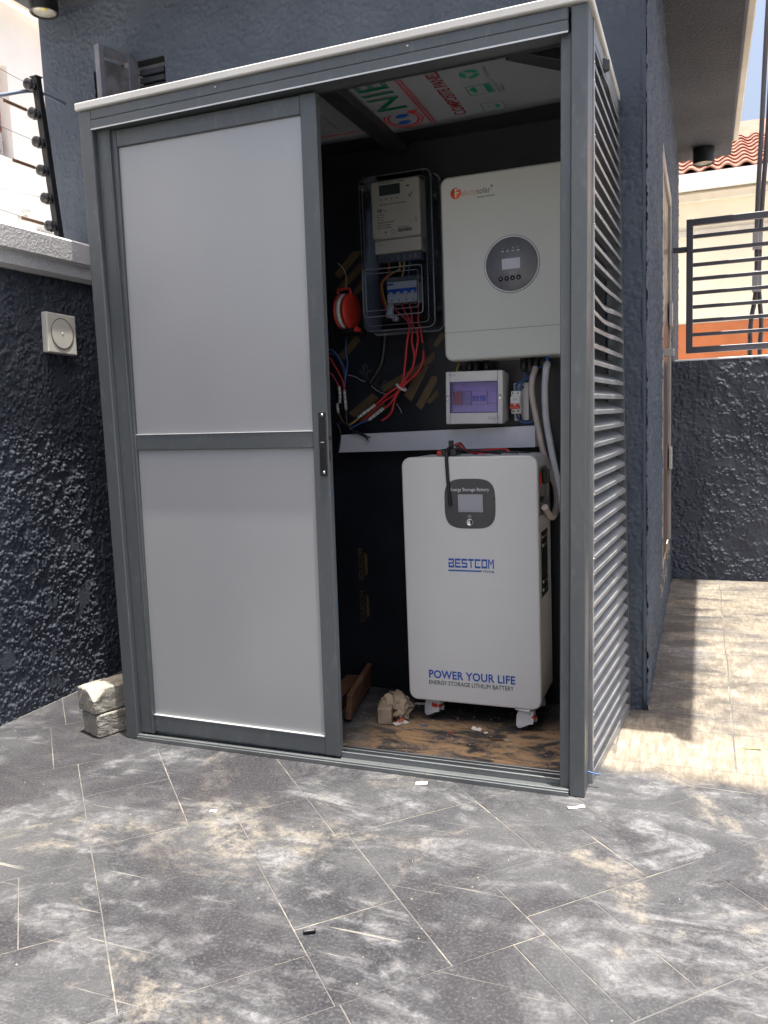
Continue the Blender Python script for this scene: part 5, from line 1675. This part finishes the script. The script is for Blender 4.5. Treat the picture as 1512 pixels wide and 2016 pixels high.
def crumple(verts_fn, nu, nv, name, parent, mtl, thick=0.0025):
    V, F = [], []
    for k in (0, 1):
        for i in range(nu):
            for j in range(nv):
                p = Vector(verts_fn(i / (nu - 1), j / (nv - 1)))
                V.append((p.x, p.y - k * thick, max(0.001, p.z - k * thick * 0.4)))
    for i in range(nu - 1):
        for j in range(nv - 1):
            a = i * nv + j
            F.append((a, a + 1, a + nv + 1, a + nv))
            a += nu * nv
            F.append((a, a + nv, a + nv + 1, a + 1))
    nn = nu * nv
    for i in range(nu - 1):
        for a, b_ in ((i * nv, (i + 1) * nv), ((i + 1) * nv + nv - 1, i * nv + nv - 1)):
            F.append((a, b_, b_ + nn, a + nn))
    for j in range(nv - 1):
        for a, b_ in ((j + 1, j), ((nu - 1) * nv + j, (nu - 1) * nv + j + 1)):
            F.append((a, b_, b_ + nn, a + nn))
    return MB().add(V, F).build(name, mtl, parent)


_cr = np.random.default_rng(5).random((4, 12, 12))


def jit(q, u, v, s):
    i, j = min(10, int(u * 9)), min(10, int(v * 9))
    return (_cr[q, i, j] - 0.5) * s


MB().box(-0.026, 0.026, -0.030, 0.030, 0.002, 0.062, 0.003, 1, Matrix.Translation((0.868, 0.405, 0)) @ Matrix.Rotation(0.22, 4, 'Z')).build('flap_box', CARD, cbx)
crumple(lambda u, v: (0.815 + 0.125 * u + jit(0, u, v, .02), 0.44 + 0.09 * v + jit(1, u, v, .03), 0.020 + 0.075 * math.sin(math.pi * (0.12 + 0.80 * u)) * (0.45 + 0.55 * math.sin(math.pi * v)) + jit(2, u, v, .022)), 9, 8, 'crumpled_side', cbx, CARD)
crumple(lambda u, v: (0.828 + 0.10 * u + jit(1, u, v, .018), 0.415 + 0.05 * v + jit(2, u, v, .02), 0.012 + 0.052 * v + 0.018 * math.sin(3 * math.pi * u) + jit(3, u, v, .014)), 9, 6, 'crumpled_side', cbx, CARD)
crumple(lambda u, v: (0.900 + 0.05 * u + jit(2, u, v, .012), 0.425 + 0.06 * v + jit(0, u, v, .012), 0.012 + 0.024 * u * v + jit(1, u, v, .012)), 6, 6, 'torn_flap', cbx, CARD)


def scrap(x, y, w, l, rot, mtl, label, cat='paper', name='paper_scrap', lift=0.004, group='scraps on the floor', thick=0.0012):
    M_ = Matrix.Translation((x, y, 0)) @ Matrix.Rotation(rot, 4, 'Z')
    V, F = [], []
    n = 5
    rr = random.Random(int(x * 1000 + y * 77))
    prof = [(rr.uniform(-.12, .12), rr.uniform(.75, 1.15)) for _ in range(n)]
    bend = [abs(rr.uniform(0, 1)) for _ in range(n)]
    for k in (0, 1):
        for i in range(n):
            for s in (-1, 1):
                p = M_ @ Vector(((i / (n - 1) - .5) * l, (s * prof[i][1] + prof[i][0]) * w / 2, 0.001 + lift * bend[i] * (1 + 0.5 * s) + k * thick))
                V.append(p)
    for i in range(n - 1):
        a = i * 2
        F.append((a, a + 2, a + 3, a + 1))
        F.append((a + 10, a + 11, a + 13, a + 12))
        F.append((a, a + 10, a + 12, a + 2))
        F.append((a + 1, a + 3, a + 13, a + 11))
    F += [(0, 1, 11, 10), (8, 18, 19, 9)]
    o = MB().add(V, F).build(name, mtl, None, (x, y, 0))
    return tag(o, label, cat, group)


sc_ = scrap(0.930, 0.398, 0.022, 0.060, 1.0, PAPER, 'white scrap of paper with red print beside the crushed carton', lift=0.012)
MB().box(-0.012, 0.012, -0.006, 0.006, 0.0165, 0.0172, 0, 1, Matrix.Translation((0.930, 0.398, 0)) @ Matrix.Rotation(1.0, 4, 'Z')).build('print', ORANGEINK, sc_)
scrap(1.020, 0.405, 0.006, 0.030, 0.1, BLUEC, 'tiny blue wire offcut on the cabinet floor', 'offcut', 'wire_offcut')
scrap(1.215, 0.418, 0.018, 0.036, -0.2, PAPER, 'small white scrap of paper under the battery front edge', lift=0.006)
scrap(1.255, 0.398, 0.010, 0.014, 0.5, PAPER, 'crumb of white paper near the right castor', lift=0.004)
scrap(1.305, 0.345, 0.012, 0.045, 0.12, mat('dark_bark', (0.07, 0.045, 0.03), 0.8), 'brown splinter of wood in front of the right castor', 'splinter', 'wood_splinter', lift=0.006)
scrap(1.345, 0.350, 0.020, 0.030, 0.6, CARD, 'pale cardboard crumb in front of the right castor', 'cardboard', 'cardboard_scrap', lift=0.008)
scrap(1.130, 0.360, 0.010, 0.016, 0.3, mat('red_brown_scrap', (0.25, 0.06, 0.04), 0.7), 'small red brown scrap in the middle of the cabinet floor', 'scrap', 'plastic_scrap')
scrap(0.935, 0.62, 0.016, 0.050, 0.2, PAPER, 'white scrap beside the left side of the battery', lift=0.004)
scrap(0.845, 0.66, 0.012, 0.060, -0.4, PAPER, 'thin white strip lying at the back of the cabinet floor', 'strip', 'paper_strip', lift=0.010)
scrap(0.87, 0.60, 0.008, 0.07, 0.7, BLACKC, 'black wire offcut behind the crushed carton', 'offcut', 'wire_offcut', lift=0.010)
scrap(0.968, 0.352, 0.006, 0.05, 0.4, CARD, 'thin brown straw on the cabinet floor near the track', 'straw', 'straw')
scrap(1.520, 0.085, 0.018, 0.10, 0.02, mat('red_ribbon', (0.40, 0.02, 0.03), 0.5), 'red ribbon lying in the track by the right post', 'ribbon', 'red_ribbon', lift=0.020)
random.seed(3)
# scraps outside
scrap(1.163, -0.050, 0.018, 0.036, 0.25, PAPER, 'white torn paper just in front of the bottom track', lift=0.004)
scrap(1.639, -0.068, 0.011, 0.050, 0.55, PAPER, 'cream strip of paper below the right front post', 'paper', 'paper_scrap', lift=0.003)
scrap(0.632, -0.398, 0.012, 0.020, 0.2, PAPER, 'white paint chip on the paving left of centre', 'chip', 'paint_chip', lift=0.002)
scrap(2.129, 0.507, 0.012, 0.055, 0.0, LEAF, 'yellow dry leaf on the sandy passage', 'leaf', 'dry_leaf', lift=0.006)
tw = MB().tube([(1.148, -0.832, 0.006), (1.160, -0.826, 0.007), (1.172, -0.818, 0.006)], 0.0042, 7, 3).build('cable_offcut', BLACKC, None, (1.16, -0.826, 0))
tag(tw, 'short black cable offcut on the paving in the foreground', 'offcut')
bw_ = MB().tube([(1.640, 0.085, 0.050), (1.662, 0.080, 0.045), (1.688, 0.078, 0.043)], 0.0026, 7, 5).build('blue_wire_end', BLUEC, None, (1.67, 0.105, 0.0))
tag(bw_, 'blue wire end poking out at the foot of the right post', 'wire')
# small crumbs of mortar nobody would count
random.seed(5)
cr = MB()
for k in range(420):
    if k < 170:
        x, y = random.uniform(0.75, 1.55), random.uniform(0.14, 0.70)
    elif k < 300:
        x, y = random.uniform(1.75, 2.5), random.uniform(0.1, 3.0)
    else:
        x, y = random.uniform(-0.5, 2.0), random.uniform(-1.2, 0.0)
    r = random.uniform(0.0012, 0.0042) * (0.6 if k >= 300 else 1)
    q = [(x + r * random.uniform(.6, 1.2) * math.cos(a), y + r * random.uniform(.6, 1.2) * math.sin(a), 0.0) for a in (0.3, 1.9, 3.4, 4.9)]
    top = (x + random.uniform(-.3, .3) * r, y, r * random.uniform(0.6, 1.2))
    cr.add(q + [top], [(0, 1, 4), (1, 2, 4), (2, 3, 4), (3, 0, 4), (3, 2, 1, 0)])
tag(cr.build('mortar_crumbs', CONC, None, (1.2, 0.2, 0)), 'small crumbs of mortar and grit scattered over the paving', 'grit', kind='stuff')

# ------------------------------------------------------------------ two concrete blocks beside the cabinet


def rough_block(name, z0, z1, chip, label, off, rot, seed):
    rr = np.random.default_rng(seed)
    bm = bmesh.new()
    bmesh.ops.create_cube(bm, size=1.0)
    bmesh.ops.subdivide_edges(bm, edges=bm.edges[:], cuts=13, use_grid_fill=True)
    L_, W_ = 0.235, 0.122
    hz = z1 - z0
    M_ = Matrix.Translation((-0.091 + off[0], -0.041 + off[1], z0)) @ Matrix.Rotation(math.radians(68) + rot, 4, 'Z')
    for v in bm.verts:
        p = Vector(((v.co.x + .5) * L_, (v.co.y + .5) * W_, (v.co.z + .5) * hz))
        nz = vnoise(np.array([p.x * 60 + seed]), np.array([p.y * 60 + p.z * 47]))[0] - .5
        nz2 = vnoise(np.array([p.x * 170 + seed * 3]), np.array([p.y * 170 + p.z * 143]))[0] - .5
        c = Vector((L_ / 2, W_ / 2, hz / 2))
        d = (p - c)
        d = Vector((d.x / L_, d.y / W_, d.z / hz))
        m_ = max(abs(d.x), abs(d.y), abs(d.z)) * 2
        nrm = Vector((d.x if abs(d.x) > .49 else 0, d.y if abs(d.y) > .49 else 0, d.z if abs(d.z) > .49 else 0))
        corner = sum(1 for q in d if abs(q) > .45)
        p += nrm * 2 * (nz * 0.0022 + nz2 * 0.0016)
        if corner >= 2:
            p -= nrm * 0.008 * (1.0 if corner == 3 else 0.5)
        if chip:
            dist = (p - Vector((0.0, 0.0, hz))).length
            if dist < 0.050:
                p.z -= (0.050 - dist) * 0.8
        p.z = max(p.z, 0.0006)
        v.co = M_ @ p
    o = MB().addbm(bm).build(name, BLOCK, None, (-0.09, 0.08, z0))
    return tag(o, label, 'block', 'concrete blocks beside the cabinet')


rough_block('concrete_block', 0.0, 0.088, False, 'lower of two stacked sandcrete blocks at the cabinet corner', (-0.004, 0.0), -0.02, 3)
rough_block('concrete_block', 0.0905, 0.182, True, 'upper of two stacked sandcrete blocks, with a chipped corner', (-0.008, -0.004), 0.03, 8)
